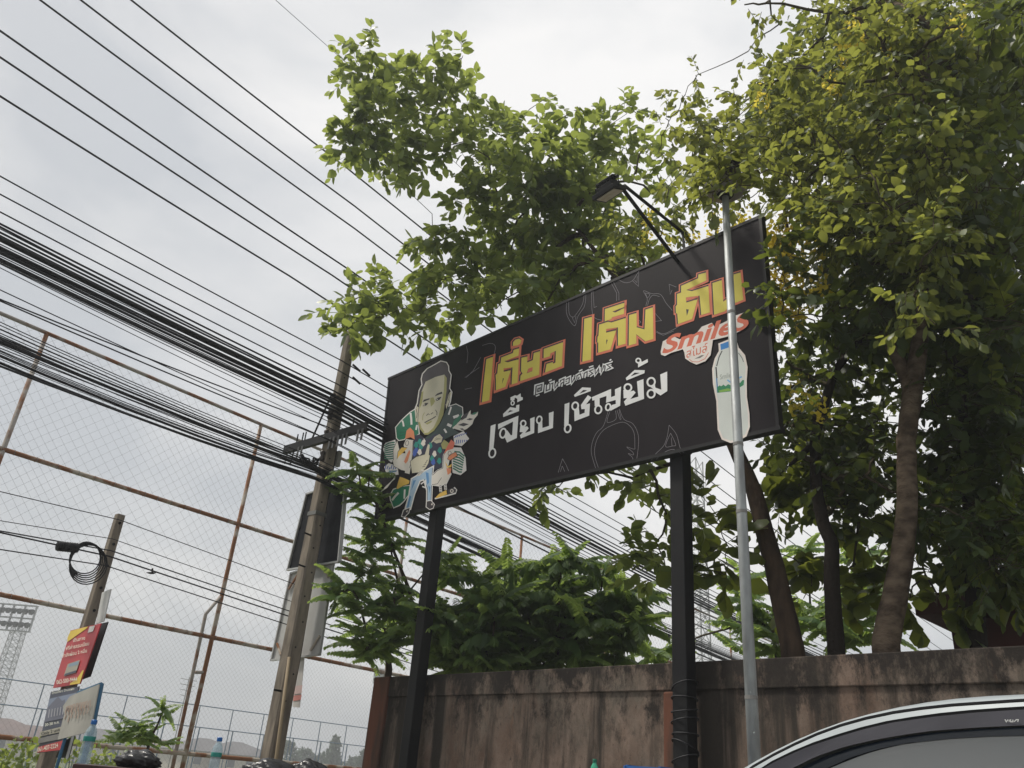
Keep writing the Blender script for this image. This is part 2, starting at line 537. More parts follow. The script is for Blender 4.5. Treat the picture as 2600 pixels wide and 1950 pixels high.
class Art:
    """flat print on a plane: photo-measured outlines laid on the plane of the sign"""

    def __init__(s, dist, n, step=0.00004, start=0.001):
        s.d, s.n, s.step, s.start = dist, n, step, start
        s.i = 0
        s.mb = {}

    def org(s, x0, y0, sc):
        s.x0, s.y0, s.sc = x0, y0, sc
        return s

    def pt(s, p, lift):
        return onp(s.x0 + p[0] / s.sc, s.y0 + p[1] / s.sc, s.d - lift, s.n)

    def lift(s):
        s.i += 1
        return s.start + s.i * s.step

    def get(s, part):
        return s.mb.setdefault(part, (MB(), []))

    def mi(s, part, m):
        mbs, ml = s.get(part)
        if m not in ml: ml.append(m)
        return mbs, ml.index(m)

    def fill(s, part, m, pts, lift=None):
        mb, i = s.mi(part, m)
        l = s.lift() if lift is None else lift
        mb.poly([s.pt(p, l) for p in pts], i)

    def line(s, part, m, pts, w, closed=False, lift=None):
        """ribbon of width w (crop pixels) with mitred joins"""
        mb, i = s.mi(part, m)
        l = s.lift() if lift is None else lift
        q = [np.array(p, float) for p in pts]
        n = len(q)
        L, Rr = [], []
        for k in range(n):
            if closed: a, b = q[k - 1], q[(k + 1) % n]
            else: a, b = q[max(k - 1, 0)], q[min(k + 1, n - 1)]
            d1 = q[k] - a; d2 = b - q[k]
            if np.linalg.norm(d1) < 1e-6: d1 = d2
            if np.linalg.norm(d2) < 1e-6: d2 = d1
            d1 /= np.linalg.norm(d1); d2 /= np.linalg.norm(d2)
            n1 = np.array([-d1[1], d1[0]]); n2 = np.array([-d2[1], d2[0]])
            nn = n1 + n2
            if np.linalg.norm(nn) < 0.3: nn = n1
            nn /= np.linalg.norm(nn)
            sc = min(1.9, 1 / max(0.35, nn @ n1))
            L.append(q[k] + nn * w / 2 * sc); Rr.append(q[k] - nn * w / 2 * sc)
        vs = [s.pt(p, l) for p in L] + [s.pt(p, l) for p in Rr]
        fs = [(k, (k + 1) % n, n + (k + 1) % n, n + k) for k in range(n if closed else n - 1)]
        mb.add(vs, fs, i)

    def ring(s, part, m, c, rx, ry, w, tilt=12, lift=None):
        t = R(tilt)
        pts = []
        for k in range(22):
            a = 2 * math.pi * k / 22
            x, y = rx * math.cos(a), ry * math.sin(a)
            pts.append((c[0] + x * math.cos(t) - y * math.sin(t), c[1] + x * math.sin(t) + y * math.cos(t)))
        s.line(part, m, pts, w, True, lift)

    def text(s, part, m, txt, o, ax, ay, shear=0.0, bold=0.0, lift=None):
        """built-in font; o = baseline start, ax / ay = image of one em along and up, in crop pixels"""
        cu = bpy.data.curves.new('t', 'FONT')
        cu.body = txt; cu.shear = shear; cu.offset = bold; cu.fill_mode = 'BOTH'; cu.resolution_u = 4
        ob = bpy.data.objects.new('t', cu); col.objects.link(ob)
        dg = bpy.context.evaluated_depsgraph_get(); dg.update()
        me = ob.evaluated_get(dg).to_mesh()
        mb, i = s.mi(part, m)
        l = s.lift() if lift is None else lift
        vs = [s.pt((o[0] + v.co.x * ax[0] + v.co.y * ay[0], o[1] + v.co.x * ax[1] + v.co.y * ay[1]), l) for v in me.vertices]
        mb.add(vs, [tuple(p.vertices) for p in me.polygons], i)
        ob.evaluated_get(dg).to_mesh_clear()
        bpy.data.objects.remove(ob); bpy.data.curves.remove(cu)

    def build(s, parent):
        out = {}
        for k, (mb, ml) in s.mb.items():
            out[k] = mb.build(k.split('#')[0], ml, parent)
        return out


YEL = ink('yellow', 190, 176, 70)
ORA = ink('orange_red', 190, 100, 72)
INKB = ink('shadow_black', 38, 28, 30)
WHI = ink('white', 214, 209, 209)
DARKT = ink('dark_text', 44, 42, 46)
GREYL = ink('grey_line', 118, 114, 120)

art = Art(BD, N2)
# --- thin grey line drawings in the background
def smooth_pts(p, k=5):
    if len(p) < 4: return p
    q = [np.array(x, float) for x in p]
    out = []
    for i in range(len(q) - 1):
        a, b, c, d = q[max(i - 1, 0)], q[i], q[i + 1], q[min(i + 2, len(q) - 1)]
        for j in range(k):
            t = j / k
            out.append(0.5 * (2 * b + (c - a) * t + (2 * a - 5 * b + 4 * c - d) * t * t + (3 * b - a - 3 * c + d) * t ** 3))
    return out + [q[-1]]


art.org(1180, 640, 2.6976)
for pts in ([(985, 1080), (950, 1190), (905, 1235), (875, 1300), (868, 1380), (905, 1505)],
            [(925, 1505), (890, 1390), (900, 1300), (940, 1230), (1000, 1190), (1080, 1165), (1130, 1190), (1160, 1240), (1165, 1330), (1160, 1350),
             (1110, 1335), (1150, 1370), (1155, 1390), (1120, 1380), (1150, 1410), (1150, 1450)],
            [(1060, 1075), (1090, 1145), (1150, 1175), (1185, 1240), (1190, 1320), (1175, 1440)],
            [(995, 1090), (975, 1165), (1035, 1145), (1032, 1085)], [(1043, 1083), (1062, 1140), (1070, 1140), (1056, 1080)],
            [(1400, 1185), (1385, 1270), (1360, 1330), (1310, 1380), (1278, 1425)], [(1400, 1185), (1450, 1250), (1475, 1340), (1500, 1375)],
            [(1410, 1240), (1375, 1330), (1425, 1328), (1445, 1322), (1430, 1280), (1410, 1240)], [(1415, 1270), (1420, 1328)],
            [(1310, 1420), (1370, 1370), (1430, 1352), (1480, 1380)],
            [(670, 1415), (655, 1460), (640, 1510)], [(670, 1415), (695, 1460), (712, 1500)], [(668, 1465), (655, 1505)], [(668, 1465), (685, 1503)],
            [(868, 268), (872, 400), (890, 450), (940, 468)], [(878, 262), (886, 380), (905, 372)], [(1005, 215), (1040, 280), (1040, 335)],
            [(1018, 205), (1056, 280), (1056, 330)],
            [(698, 330), (700, 430), (752, 505), (775, 440), (820, 370), (830, 290)], [(712, 325), (715, 420), (740, 445), (760, 430), (805, 360), (818, 296)],
            [(735, 445), (752, 485), (762, 440)],
            [(1055, 190), (1100, 210), (1150, 195), (1192, 130)], [(1192, 130), (1190, 235), (1148, 195)], [(1182, 165), (1180, 210), (1160, 190)],
            [(1240, 370), (1250, 320), (1225, 265), (1280, 285), (1340, 290), (1380, 350), (1422, 400)], [(1252, 368), (1265, 322), (1290, 296), (1335, 305)],
            [(1238, 280), (1250, 312), (1268, 290), (1238, 280)],
            [(1310, 540), (1360, 560), (1430, 530), (1480, 500)], [(1312, 550), (1360, 570), (1432, 540)], [(1305, 420), (1348, 470), (1300, 475)],
            [(1400, 220), (1408, 290), (1420, 260)], [(1400, 220), (1450, 240)], [(1190, 465), (1185, 490), (1205, 480), (1190, 465)],
            [(10, 640), (22, 690), (15, 760)], [(120, 640), (180, 625), (210, 650), (195, 720)], [(10, 860), (60, 810), (110, 720)], [(0, 940), (50, 930)],
            [(0, 860), (100, 790)]):
    art.line('line_drawing#%d' % len(art.mb), GREYL, smooth_pts(pts), 2.4)

YW = [  # (crop, outline, holes)
    ((1200, 840, 8.296), [(290, 600), (430, 548), (395, 1000), (350, 1462), (195, 1505), (245, 1000)], []),
    ((1200, 840, 8.296), [(605, 565), (850, 470), (865, 405), (978, 370), (968, 520), (670, 640), (740, 665), (970, 600), (945, 1090), (822, 1130),
                          (842, 770), (650, 790), (655, 865), (805, 830), (690, 1180), (492, 1252), (492, 1040), (485, 935), (520, 900), (540, 705), (590, 685)],
     [[(635, 1000), (662, 1000), (620, 1120)]]),
    ((1200, 840, 8.296), [(850, 250), (900, 190), (980, 165), (1025, 195), (1010, 260), (960, 300), (850, 320)], []),
    ((1200, 840, 8.296), [(1030, 570), (1155, 540), (1150, 670), (1270, 620), (1290, 470), (1420, 430), (1400, 925), (1000, 1060), (1010, 950), (1055, 900), (1020, 850)],
     [[(1170, 800), (1260, 770), (1255, 850), (1140, 895)]]),
    ((1200, 840, 8.296), [(1500, 385), (1905, 240), (1880, 740), (1525, 880), (1560, 700), (1690, 660), (1695, 695), (1745, 670), (1755, 420), (1640, 470), (1625, 535), (1495, 575)], []),
    ((1460, 740, 8.295), [(195, 580), (358, 535), (335, 1435), (155, 1480)], []),
    ((1460, 740, 8.295), [(630, 375), (1040, 240), (1035, 330), (880, 385), (785, 425), (850, 445), (1035, 350), (1030, 470), (780, 545), (765, 580), (625, 630)], []),
    ((1460, 740, 8.295), [(510, 700), (700, 640), (770, 655), (1070, 560), (1065, 1100), (905, 1145), (905, 755), (655, 790), (655, 870), (865, 820), (745, 1220),
                          (490, 1290), (490, 1080), (470, 1070), (475, 960), (495, 930)], [[(660, 1010), (690, 1020), (655, 1130)]]),
    ((1460, 740, 8.295), [(1140, 500), (1295, 455), (1300, 755), (1465, 800), (1485, 385), (1640, 335), (1650, 1000), (1480, 1050), (1290, 900), (1290, 1095), (1130, 1140)], []),
    ((1680, 660, 8.296), [(410, 550), (770, 390), (775, 310), (935, 265), (940, 430), (520, 635), (640, 660), (985, 550), (1015, 1105), (835, 1160), (800, 750), (510, 790),
                          (520, 900), (755, 830), (640, 1245), (345, 1350), (330, 1130), (300, 1120), (295, 985), (325, 950), (325, 720), (410, 690)],
     [[(515, 1035), (575, 1045), (530, 1180)]]),
    ((1680, 660, 8.296), [(1070, 490), (1265, 425), (1300, 885), (1515, 700), (1515, 310), (1660, 265), (1720, 835), (1545, 905), (1530, 860), (1330, 1080), (1105, 1155)], []),
]
for gi, (c, o, h) in enumerate(YW):
    art.org(*c)
    art.line('yellow_letter#%d' % gi, ORA, o, 96, True)
    art.fill('yellow_letter#%d' % gi, ORA, o)
for gi, (c, o, h) in enumerate(YW):
    art.org(*c)
    sh = [(x - 14, y - 14) for x, y in o]
    art.line('yellow_letter#%d' % gi, INKB, sh, 26, True)
for gi, (c, o, h) in enumerate(YW):
    art.org(*c)
    art.fill('yellow_letter#%d' % gi, YEL, o)
    for q in h:
        art.fill('yellow_letter#%d' % gi, INKB, q)
        if len(q) > 3:
            art.fill('yellow_letter#%d' % gi, ORA, [(x + 6, y - 8) for x, y in q])

WW = [((1220, 980, 8.296),
       [[(215, 840), (320, 800), (275, 1300), (180, 1375)],
        [(370, 805), (800, 625), (765, 1095), (560, 1192), (512, 1080), (560, 930), (640, 1040), (668, 1030), (685, 750), (490, 850), (372, 915)],
        [(625, 445), (745, 465), (755, 405), (820, 390), (812, 530), (480, 655), (475, 590)],
        [(632, 240), (725, 195), (770, 205), (845, 155), (850, 230), (890, 240), (890, 290), (775, 345), (775, 270), (740, 250), (720, 250), (715, 300), (655, 310), (632, 300)],
        [(838, 840), (905, 862), (985, 850), (1015, 890), (940, 990), (1050, 950), (1045, 690), (1140, 650), (1130, 990), (850, 1105), (830, 1040), (895, 975), (825, 970)],
        [(1215, 790), (1300, 720), (1305, 885), (1445, 840), (1440, 570), (1540, 535), (1525, 885), (1210, 995)]],
       [((248, 1412), 65, 95, 34), ((475, 995), 62, 98, 36), ((677, 360), 32, 42, 24), ((900, 790), 52, 62, 32), ((1238, 712), 52, 74, 32)],
       [[(620, 510), (690, 525), (570, 565)]]),
      ((1420, 900, 7.373),
       [[(100, 930), (190, 900), (175, 1290), (92, 1350)],
        [(280, 1045), (365, 980), (380, 1130), (475, 1090), (478, 1020), (415, 1025), (405, 945), (535, 760), (605, 805), (500, 935), (575, 915), (560, 1145), (285, 1250)],
        [(275, 760), (430, 615), (590, 625), (590, 685), (290, 795)],
        [(610, 800), (970, 645), (970, 800), (1045, 770), (1042, 655), (1158, 600), (1140, 960), (960, 1055), (945, 1020), (985, 945), (1060, 925), (1055, 850), (875, 905),
         (885, 775), (755, 820), (755, 950), (665, 970), (660, 855), (620, 865)],
        [(1200, 660), (1300, 700), (1395, 675), (1430, 715), (1330, 835), (1480, 790), (1455, 505), (1575, 460), (1588, 830), (1240, 960), (1210, 885), (1270, 815), (1205, 820)],
        [(1245, 440), (1410, 290), (1600, 295), (1595, 350), (1260, 485)],
        [(1475, 165), (1530, 100), (1545, 140), (1655, 85), (1660, 145), (1475, 245)],
        [(1700, 600), (1790, 560), (1800, 620), (1910, 660), (1890, 375), (2020, 320), (2022, 685), (1895, 768), (1790, 700), (1760, 650)]],
       [((158, 1385), 55, 74, 32), ((298, 965), 56, 70, 32), ((730, 1030), 60, 74, 32), ((915, 985), 44, 62, 30), ((1285, 620), 65, 66, 34), ((1480, 115), 42, 40, 28),
        ((1720, 515), 70, 78, 34), ((1720, 735), 68, 74, 34)],
       [[(375, 735), (450, 665), (525, 670), (480, 695)], [(1335, 410), (1410, 340), (1510, 345)]])]
for (c, ps, rs, hs) in WW:
    art.org(*c)
    cen = [np.mean(q, axis=0) for q in ps]
    near_ = lambda p: 'white_letter#%d_%d' % (c[0], int(np.argmin([min(np.hypot(v[0] - p[0], v[1] - p[1]) for v in q) for q in ps])))
    for gi, q in enumerate(ps): art.fill('white_letter#%d_%d' % (c[0], gi), WHI, q)
    for (cc, rx, ry, w) in rs: art.ring(near_(cc), WHI, cc, rx, ry, w)
    for q in hs: art.fill(near_(q[0]), BOARDM, q)

art.org(1340, 900, 9.217)
SM = [[(180, 950), (195, 740), (335, 700), (320, 840), (235, 870), (240, 800), (290, 780), (285, 830)], [(180, 950), (265, 915)],
      [(440, 710), (430, 850), (515, 815), (520, 690)], [(500, 640), (530, 628), (570, 610)], [(545, 690), (590, 665), (575, 800)],
      [(635, 680), (635, 790), (700, 700), (715, 650), (700, 750)], [(760, 650), (765, 610), (850, 570), (840, 700)], [(770, 750), (780, 680), (830, 650)],
      [(885, 590), (975, 545), (965, 660), (890, 690)], [(1025, 530), (1030, 660), (1090, 560), (1110, 490), (1110, 610)],
      [(1150, 590), (1150, 500), (1230, 450), (1260, 560)], [(1190, 580), (1200, 520)], [(1210, 415), (1290, 375)],
      [(1310, 550), (1320, 440), (1390, 400), (1385, 520)], [(1530, 355), (1440, 390), (1520, 440), (1440, 500)], [(1440, 325), (1545, 290)],
      [(1575, 340), (1580, 460), (1640, 370), (1665, 310), (1660, 430)], [(1720, 290), (1720, 420), (1780, 260), (1810, 270), (1800, 390)],
      [(1950, 210), (1850, 240), (1940, 310), (1850, 350)], [(1930, 165), (1970, 135)]]
for gi, q in enumerate(SM): art.line('outlined_letter#%d' % gi, WHI, q, 82)
for gi, q in enumerate(SM): art.line('outlined_letter#%d' % gi, DARKT, q, 27)

# --- brand name, small script and printed bottle at the right end
art.org(1660, 780, 4.608)
CRM = ink('cream_glow', 205, 196, 190)
REDT = ink('brick_red', 188, 92, 66)
BOT = ink('bottle_grey_white', 186, 190, 186)
art.fill('brand_print', CRM, [(80, 520), (105, 400), (225, 335), (300, 375), (500, 305), (560, 228), (680, 182), (710, 228), (840, 168), (930, 108), (1070, 56), (1088, 120),
                              (1080, 200), (1040, 262), (900, 335), (692, 385), (682, 455), (664, 562), (604, 632), (500, 672), (430, 642), (368, 600), (358, 530), (340, 492),
                              (200, 535), (130, 572), (85, 555)])
art.text('brand_print', REDT, 'SmileS', (88, 548), (386, -118), (-6, -262), 0.28, 0.028)
art.text('brand_print', REDT, 'สไมล์', (376, 596), (124, -37), (0, -140), 0.0, 0.004)
art.line('brand_print', REDT, [(415, 608), (450, 638), (520, 640), (600, 602), (642, 530)], 7)
art.fill('brand_print', mat('ink_smoke', srgb(120, 116, 112), 0.5), [(475, 605), (560, 560), (590, 562), (540, 595)])
art.fill('bottle_print', CRM, [(755, 425), (880, 375), (965, 365), (992, 470), (1068, 560), (1098, 700), (1088, 850), (1090, 1050), (1120, 1250), (1124, 1400), (1086, 1510), (1000, 1560),
                               (900, 1590), (795, 1548), (748, 1435), (738, 1250), (732, 1100), (692, 900), (682, 720), (712, 600), (762, 510)])
art.fill('bottle_print', BOT, [(780, 500), (880, 465), (960, 455), (985, 500), (1050, 590), (1075, 700), (1070, 850), (1072, 1050), (1100, 1250), (1104, 1400), (1066, 1490), (990, 1535),
                               (900, 1562), (810, 1528), (768, 1425), (758, 1250), (752, 1100), (712, 900), (702, 720), (730, 610)])
art.fill('bottle_print', ink('cap_blue', 28, 110, 176), [(778, 435), (870, 400), (962, 392), (966, 455), (880, 470), (786, 502)])
art.line('bottle_print', DARKT, [(800, 510), (765, 580), (735, 690)], 12)
art.line('bottle_print', DARKT, [(990, 535), (1030, 590), (1050, 640)], 7)
art.line('bottle_print', DARKT, [(728, 700), (738, 830)], 16)
art.line('bottle_print', ink('label_blue', 50, 100, 150), [(735, 830), (748, 1000)], 14)
GRNP = ink('label_green', 22, 112, 72)
art.fill('bottle_print', GRNP, [(742, 935), (770, 915), (790, 925), (815, 905), (840, 925), (870, 900), (900, 915), (950, 905), (1010, 885), (1040, 850), (1056, 855), (1052, 910), (1000, 942), (900, 985), (745, 1002)])
art.fill('bottle_print', ink('label_lime', 110, 150, 60), [(760, 975), (860, 950), (900, 955), (900, 978), (770, 996)])
art.line('bottle_print', ink('label_sky', 90, 150, 195), [(860, 850), (900, 880)], 16)
art.line('bottle_print', ink('label_sky', 90, 150, 195), [(995, 830), (1030, 812)], 16)
art.text('bottle_print', ink('label_grey', 140, 146, 140), 'Smiles', (772, 846), (62, -13), (-2, -80), 0.0, 0.01)

# --- cartoon print at the left end: a man in a floral shirt among leaves and poultry
SKIN = ink('skin', 186, 180, 160); OLI = ink('skin_shade', 150, 146, 92); HAIR = ink('hair', 56, 50, 55)
GRN = ink('leaf_green', 28, 104, 78); GRD = ink('leaf_dark', 46, 62, 60); OUT = ink('outline_white', 206, 202, 200)
COMB = ink('comb_orange', 204, 128, 92); BEAK = ink('beak_yellow', 214, 170, 78); FEA = ink('feather', 200, 194, 186)
JEAN = ink('denim', 150, 172, 192); JEAN2 = ink('denim_shade', 84, 128, 172); NAVY = ink('shirt_navy', 46, 48, 66); BLUP = ink('blue_flower', 62, 86, 158); TEAL = ink('teal_flower', 42, 128, 118)
INK2 = ink('line_black', 40, 36, 38)
CP = 'cartoon_print'
art.org(960, 1080, 6.635)
# ferns and blue leaves
art.fill(CP, OUT, [(80, 400), (120, 295), (290, 240), (340, 560), (220, 625), (150, 565)])
for k in range(8):
    art.line(CP, GRN, [(280, 285 + 38 * k), (180, 300 + 38 * k), (105, 345 + 30 * k)], 22)
art.fill(CP, OUT, [(1265, 370), (1400, 375), (1475, 550), (1488, 760), (1390, 838), (1255, 800), (1240, 600)])
for k in range(8):
    art.line(CP, GRN, [(1262, 440 + 40 * k), (1370, 450 + 48 * k), (1455 - 6 * k, 520 + 38 * k)], 24)
for k in range(7):
    art.line(CP, OUT, [(25 + 20 * k, 1140 - 14 * k), (150 + 14 * k, 1010 - 12 * k), (285, 900 - 8 * k)], 9)
art.fill(CP, OUT, [(100, 700), (180, 635), (330, 690), (345, 830), (190, 850), (130, 780)])
for k in range(6):
    art.line(CP, BLUP, [(115 + 34 * k, 745 - 10 * (k % 2)), (135 + 34 * k, 665 + 20 * (k % 3))], 14)
    art.line(CP, BLUP if k % 2 else TEAL, [(160 + 26 * k, 820 - 8 * k), (200 + 24 * k, 760)], 14)
art.fill(CP, OUT, [(1270, 180), (1440, 95), (1535, 225), (1410, 350), (1285, 330)])
for k in range(6):
    art.line(CP, BLUP, [(1285 + 38 * k, 215 - 14 * k), (1320 + 34 * k, 165 - 8 * k)], 14)
    art.line(CP, BLUP, [(1310 + 36 * k, 320 - 10 * k), (1325 + 34 * k, 245)], 14)
art.fill(CP, OUT, [(190, 1180), (250, 1070), (400, 1020), (550, 1000), (530, 1165), (440, 1290), (370, 1355), (258, 1402), (218, 1300), (200, 1265)])
art.fill(CP, GRN, [(205, 1180), (262, 1085), (400, 1035), (538, 1015), (518, 1158), (428, 1275), (360, 1335), (262, 1382), (235, 1300), (215, 1255)])
art.line(CP, OUT, [(235, 1262), (290, 1190), (345, 1135)], 36)
art.line(CP, OUT, [(440, 1235), (450, 1080)], 30)
art.org(960, 900, 7.542)
mon = [(700, 1060), (620, 1110), (500, 1220), (440, 1280), (340, 1400), (360, 1600), (400, 1640), (500, 1620), (560, 1560), (700, 1560), (780, 1520), (760, 1300), (720, 1250)]
art.line(CP, OUT, mon, 34, True)
art.fill(CP, GRN, mon)
for k in range(4):
    art.line(CP, GRD, [(640, 1480), (480 - 30 * k, 1330 + 80 * k)], 7)
art.line(CP, OUT, [(622, 1120), (635, 1230), (640, 1345)], 38)
art.line(CP, OUT, [(462, 1265), (480, 1310), (490, 1380)], 32)
art.line(CP, OUT, [(745, 1350), (725, 1445)], 34)
md = [(1345, 1000), (1490, 955), (1610, 1015), (1618, 1150), (1430, 1420), (1560, 1500), (1400, 1560), (1250, 1640), (1050, 1640), (900, 1600), (1060, 1460), (1200, 1300), (1300, 1060)]
art.line(CP, OUT, md[:5], 28)
art.fill(CP, GRD, md)
art.line(CP, OUT, [(1400, 1000), (1375, 1080), (1350, 1155)], 32)
art.line(CP, OUT, [(1440, 1205), (1550, 1168)], 52)
art.line(CP, OUT, [(1325, 1335), (1405, 1375)], 52)
art.line(CP, OUT, [(1265, 1425), (1310, 1500)], 36)
art.fill(CP, FEA, [(1420, 1410), (1550, 1285), (1775, 1065), (1770, 1150), (1915, 1095), (1905, 1160), (1835, 1245), (1805, 1335), (1700, 1425), (1610, 1465)])
for a, b in (((1585, 1270), (1745, 1095)), ((1690, 1245), (1825, 1235)), ((1530, 1350), (1740, 1335)), ((1560, 1420), (1660, 1440))):
    mx, my = (a[0] + b[0]) / 2, (a[1] + b[1]) / 2
    dx, dy = -(b[1] - a[1]) * 0.16, (b[0] - a[0]) * 0.16
    art.fill(CP, HAIR, [a, (mx + dx, my + dy), b, (mx - dx, my - dy)])
art.fill(CP, GRN, [(1410, 1410), (1450, 1270), (1605, 1125), (1585, 1230), (1500, 1340)])
art.fill(CP, GRN, [(1775, 1160), (1840, 1110), (1910, 1108), (1850, 1150)])
# shirt and arms
art.org(960, 1080, 6.635)
art.fill(CP, NAVY, [(580, 180), (700, 150), (780, 215), (850, 225), (960, 140), (1115, 150), (1120, 480), (1090, 700), (960, 745), (800, 720), (560, 620)])
for (x, y, c) in ((640, 420, BLUP), (700, 280, TEAL), (720, 360, TEAL), (610, 470, BLUP), (700, 450, FEA), (910, 560, TEAL), (930, 620, BLUP), (880, 340, TEAL), (1040, 420, TEAL), (1010, 540, GRD), (950, 480, FEA), (760, 300, FEA), (1030, 600, TEAL), (640, 330, TEAL)):
    art.fill(CP, c, [(x - 42, y + 10), (x - 10, y - 55), (x + 22, y - 48), (x + 36, y + 20), (x, y + 58)])
art.fill(CP, FEA, [(770, 215), (800, 260), (800, 290), (765, 240)])
art.fill(CP, SKIN, [(885, 300), (950, 195), (1035, 145), (1088, 205), (1065, 285), (980, 305), (930, 270)])
for k in range(4):
    art.line(CP, INK2, [(940 + 26 * k, 270 - 12 * k), (985 + 22 * k, 205 + 6 * k)], 6)
art.fill(CP, OLI, [(1110, 240), (1195, 300), (1145, 405), (1085, 395), (1060, 320)])
# bird at the left
art.fill(CP, FEA, [(320, 245), (255, 400), (262, 575), (335, 590), (360, 420)])
art.fill(CP, FEA, [(245, 590), (330, 470), (470, 470), (540, 600), (530, 780), (380, 750), (262, 690)])
art.line(CP, INK2, [(320, 250), (252, 420), (258, 570), (245, 600), (265, 690), (380, 750)], 8)
art.fill(CP, FEA, [(470, 230), (595, 250), (585, 480), (550, 700), (530, 820), (450, 800), (480, 560), (430, 330)])
art.line(CP, INK2, [(590, 260), (570, 560), (530, 720)], 8)
art.fill(CP, COMB, [(455, 230), (478, 90), (540, 35), (602, 100), (618, 240), (545, 200)])
art.fill(CP, BEAK, [(318, 570), (335, 440), (400, 368), (492, 378), (440, 440), (352, 520)])
art.line(CP, INK2, [(318, 570), (335, 440), (400, 368), (492, 378)], 8)
art.fill(CP, COMB, [(435, 610), (490, 480), (525, 410), (545, 450), (500, 600), (465, 645)])
art.ring(CP, INK2, (488, 300), 26, 42, 7)
art.fill(CP, BEAK, [(305, 1060), (335, 950), (365, 862), (450, 890), (535, 930), (520, 985), (400, 1030), (330, 1072)])
art.line(CP, INK2, [(305, 1060), (335, 950), (365, 862), (450, 890), (535, 930), (520, 985), (400, 1030)], 7)
# plucked bird carried in the arms
art.fill(CP, SKIN, [(540, 605), (640, 530), (790, 485), (840, 315), (870, 330), (855, 490), (875, 510), (850, 640), (800, 725), (720, 790), (570, 810)])
art.line(CP, INK2, [(790, 485), (640, 530), (540, 605), (570, 810), (720, 790), (800, 725), (850, 640), (875, 510), (855, 490)], 8)
for k in range(4):
    art.line(CP, INK2, [(745 + 22 * k, 700 - 30 * k), (790 + 14 * k, 690 - 36 * k)], 9)
# trousers and shoes
tr = [(570, 905), (800, 770), (925, 700), (905, 870), (892, 1285), (828, 1285), (830, 1100), (775, 905), (700, 930), (605, 1160), (540, 1405), (468, 1392), (522, 1200)]
art.line(CP, OUT, tr, 40, True)
art.fill(CP, JEAN, tr)
for q in ([(590, 930), (640, 920), (560, 1100)], [(530, 1180), (560, 1200), (510, 1390), (485, 1380)], [(800, 790), (850, 800), (860, 960), (830, 1000)], [(845, 1010), (880, 1040), (870, 1150)]):
    art.fill(CP, JEAN2, q)
art.line(CP, INK2, [(775, 905), (830, 1060), (828, 1285)], 8)
art.line(CP, INK2, [(918, 720), (905, 900), (892, 1285)], 8)
for q in ([(402, 1530), (432, 1432), (532, 1390), (512, 1472), (442, 1542)], [(820, 1282), (888, 1270), (942, 1332), (922, 1392), (870, 1412), (815, 1372)]):
    art.line(CP, OUT, q, 26, True)
    art.fill(CP, HAIR, q)
art.fill(CP, FEA, [(470, 1450), (500, 1425), (490, 1470)])
art.fill(CP, FEA, [(895, 1320), (920, 1310), (915, 1345), (895, 1345)])
art.fill(CP, FEA, [(648, 835), (735, 740), (795, 760), (690, 855)])
for k in range(3):
    art.line(CP, INK2, [(670 + 28 * k, 840 - 14 * k), (715 + 24 * k, 765)], 6)
# bird at the right
art.line(CP, OUT, [(720, 990), (800, 930), (800, 1050), (745, 1030)], 22)
dk = [(915, 840), (1000, 760), (1090, 720), (1105, 500), (1160, 415), (1250, 395), (1285, 470), (1205, 530), (1165, 700), (1225, 820), (1150, 975), (1040, 1020), (908, 1000)]
art.line(CP, OUT, dk, 24, True)
art.fill(CP, FEA, dk)
art.line(CP, INK2, [(915, 840), (1000, 760), (1090, 720), (1105, 500), (1160, 415)], 8)
art.line(CP, INK2, [(908, 1000), (1000, 985), (1070, 880)], 7)
art.fill(CP, ink('comb_red', 198, 104, 82), [(1105, 480), (1165, 350), (1230, 240), (1292, 290), (1265, 392), (1165, 425)])
art.fill(CP, COMB, [(1168, 565), (1200, 500), (1310, 448), (1338, 510), (1212, 592)])
art.line(CP, INK2, [(1168, 565), (1200, 500), (1310, 448), (1338, 510), (1212, 592)], 7, True)
art.fill(CP, BEAK, [(1128, 610), (1180, 690), (1245, 645), (1232, 705), (1160, 715)])
art.fill(CP, COMB, [(1150, 722), (1235, 722), (1222, 805), (1172, 835)])
art.ring(CP, INK2, (1205, 470), 26, 38, 7)
for (a, b) in (((1045, 1010), (1058, 1125)), ((1130, 985), (1138, 1085))):
    art.line(CP, OUT, [a, b], 46)
    for k in range(4):
        y = a[1] + (b[1] - a[1]) * (k + 0.5) / 4
        x = a[0] + (b[0] - a[0]) * (k + 0.5) / 4
        art.line(CP, INK2, [(x - 16, y), (x + 16, y - 6)], 11)
art.line(CP, OUT, [(955, 1235), (1160, 1185), (1300, 1145), (1320, 1090), (1280, 1045)], 24)
art.fill(CP, BEAK, [(960, 1222), (1030, 1150), (1150, 1088), (1162, 1162), (1010, 1222)])
art.fill(CP, HAIR, [(1162, 1090), (1260, 1052), (1312, 1075), (1310, 1128), (1170, 1165)])
art.ring(CP, FEA, (1242, 1105), 22, 26, 16)
# head
art.org(960, 900, 7.542)
art.line(CP, OUT, [(700, 1060), (750, 930), (785, 690), (840, 580), (825, 470), (850, 370), (940, 270), (1080, 195), (1200, 125), (1310, 150), (1350, 220), (1355, 310), (1400, 390),
                   (1370, 650), (1415, 720), (1385, 900), (1350, 1000)], 20)
art.fill(CP, HAIR, [(760, 1000), (790, 700), (850, 580), (835, 480), (855, 380), (950, 278), (1085, 208), (1200, 138), (1305, 160), (1340, 225), (1345, 320), (1390, 400), (1360, 650), (1310, 900), (1260, 1100),
                    (1000, 700)])
art.fill(CP, SKIN, [(1295, 960), (1340, 780), (1388, 705), (1408, 740), (1368, 900), (1305, 1045)])
art.line(CP, INK2, [(1300, 950), (1345, 790), (1375, 745), (1350, 880)], 10)
art.fill(CP, SKIN, [(710, 1075), (742, 990), (775, 1010), (765, 1295), (720, 1285)])
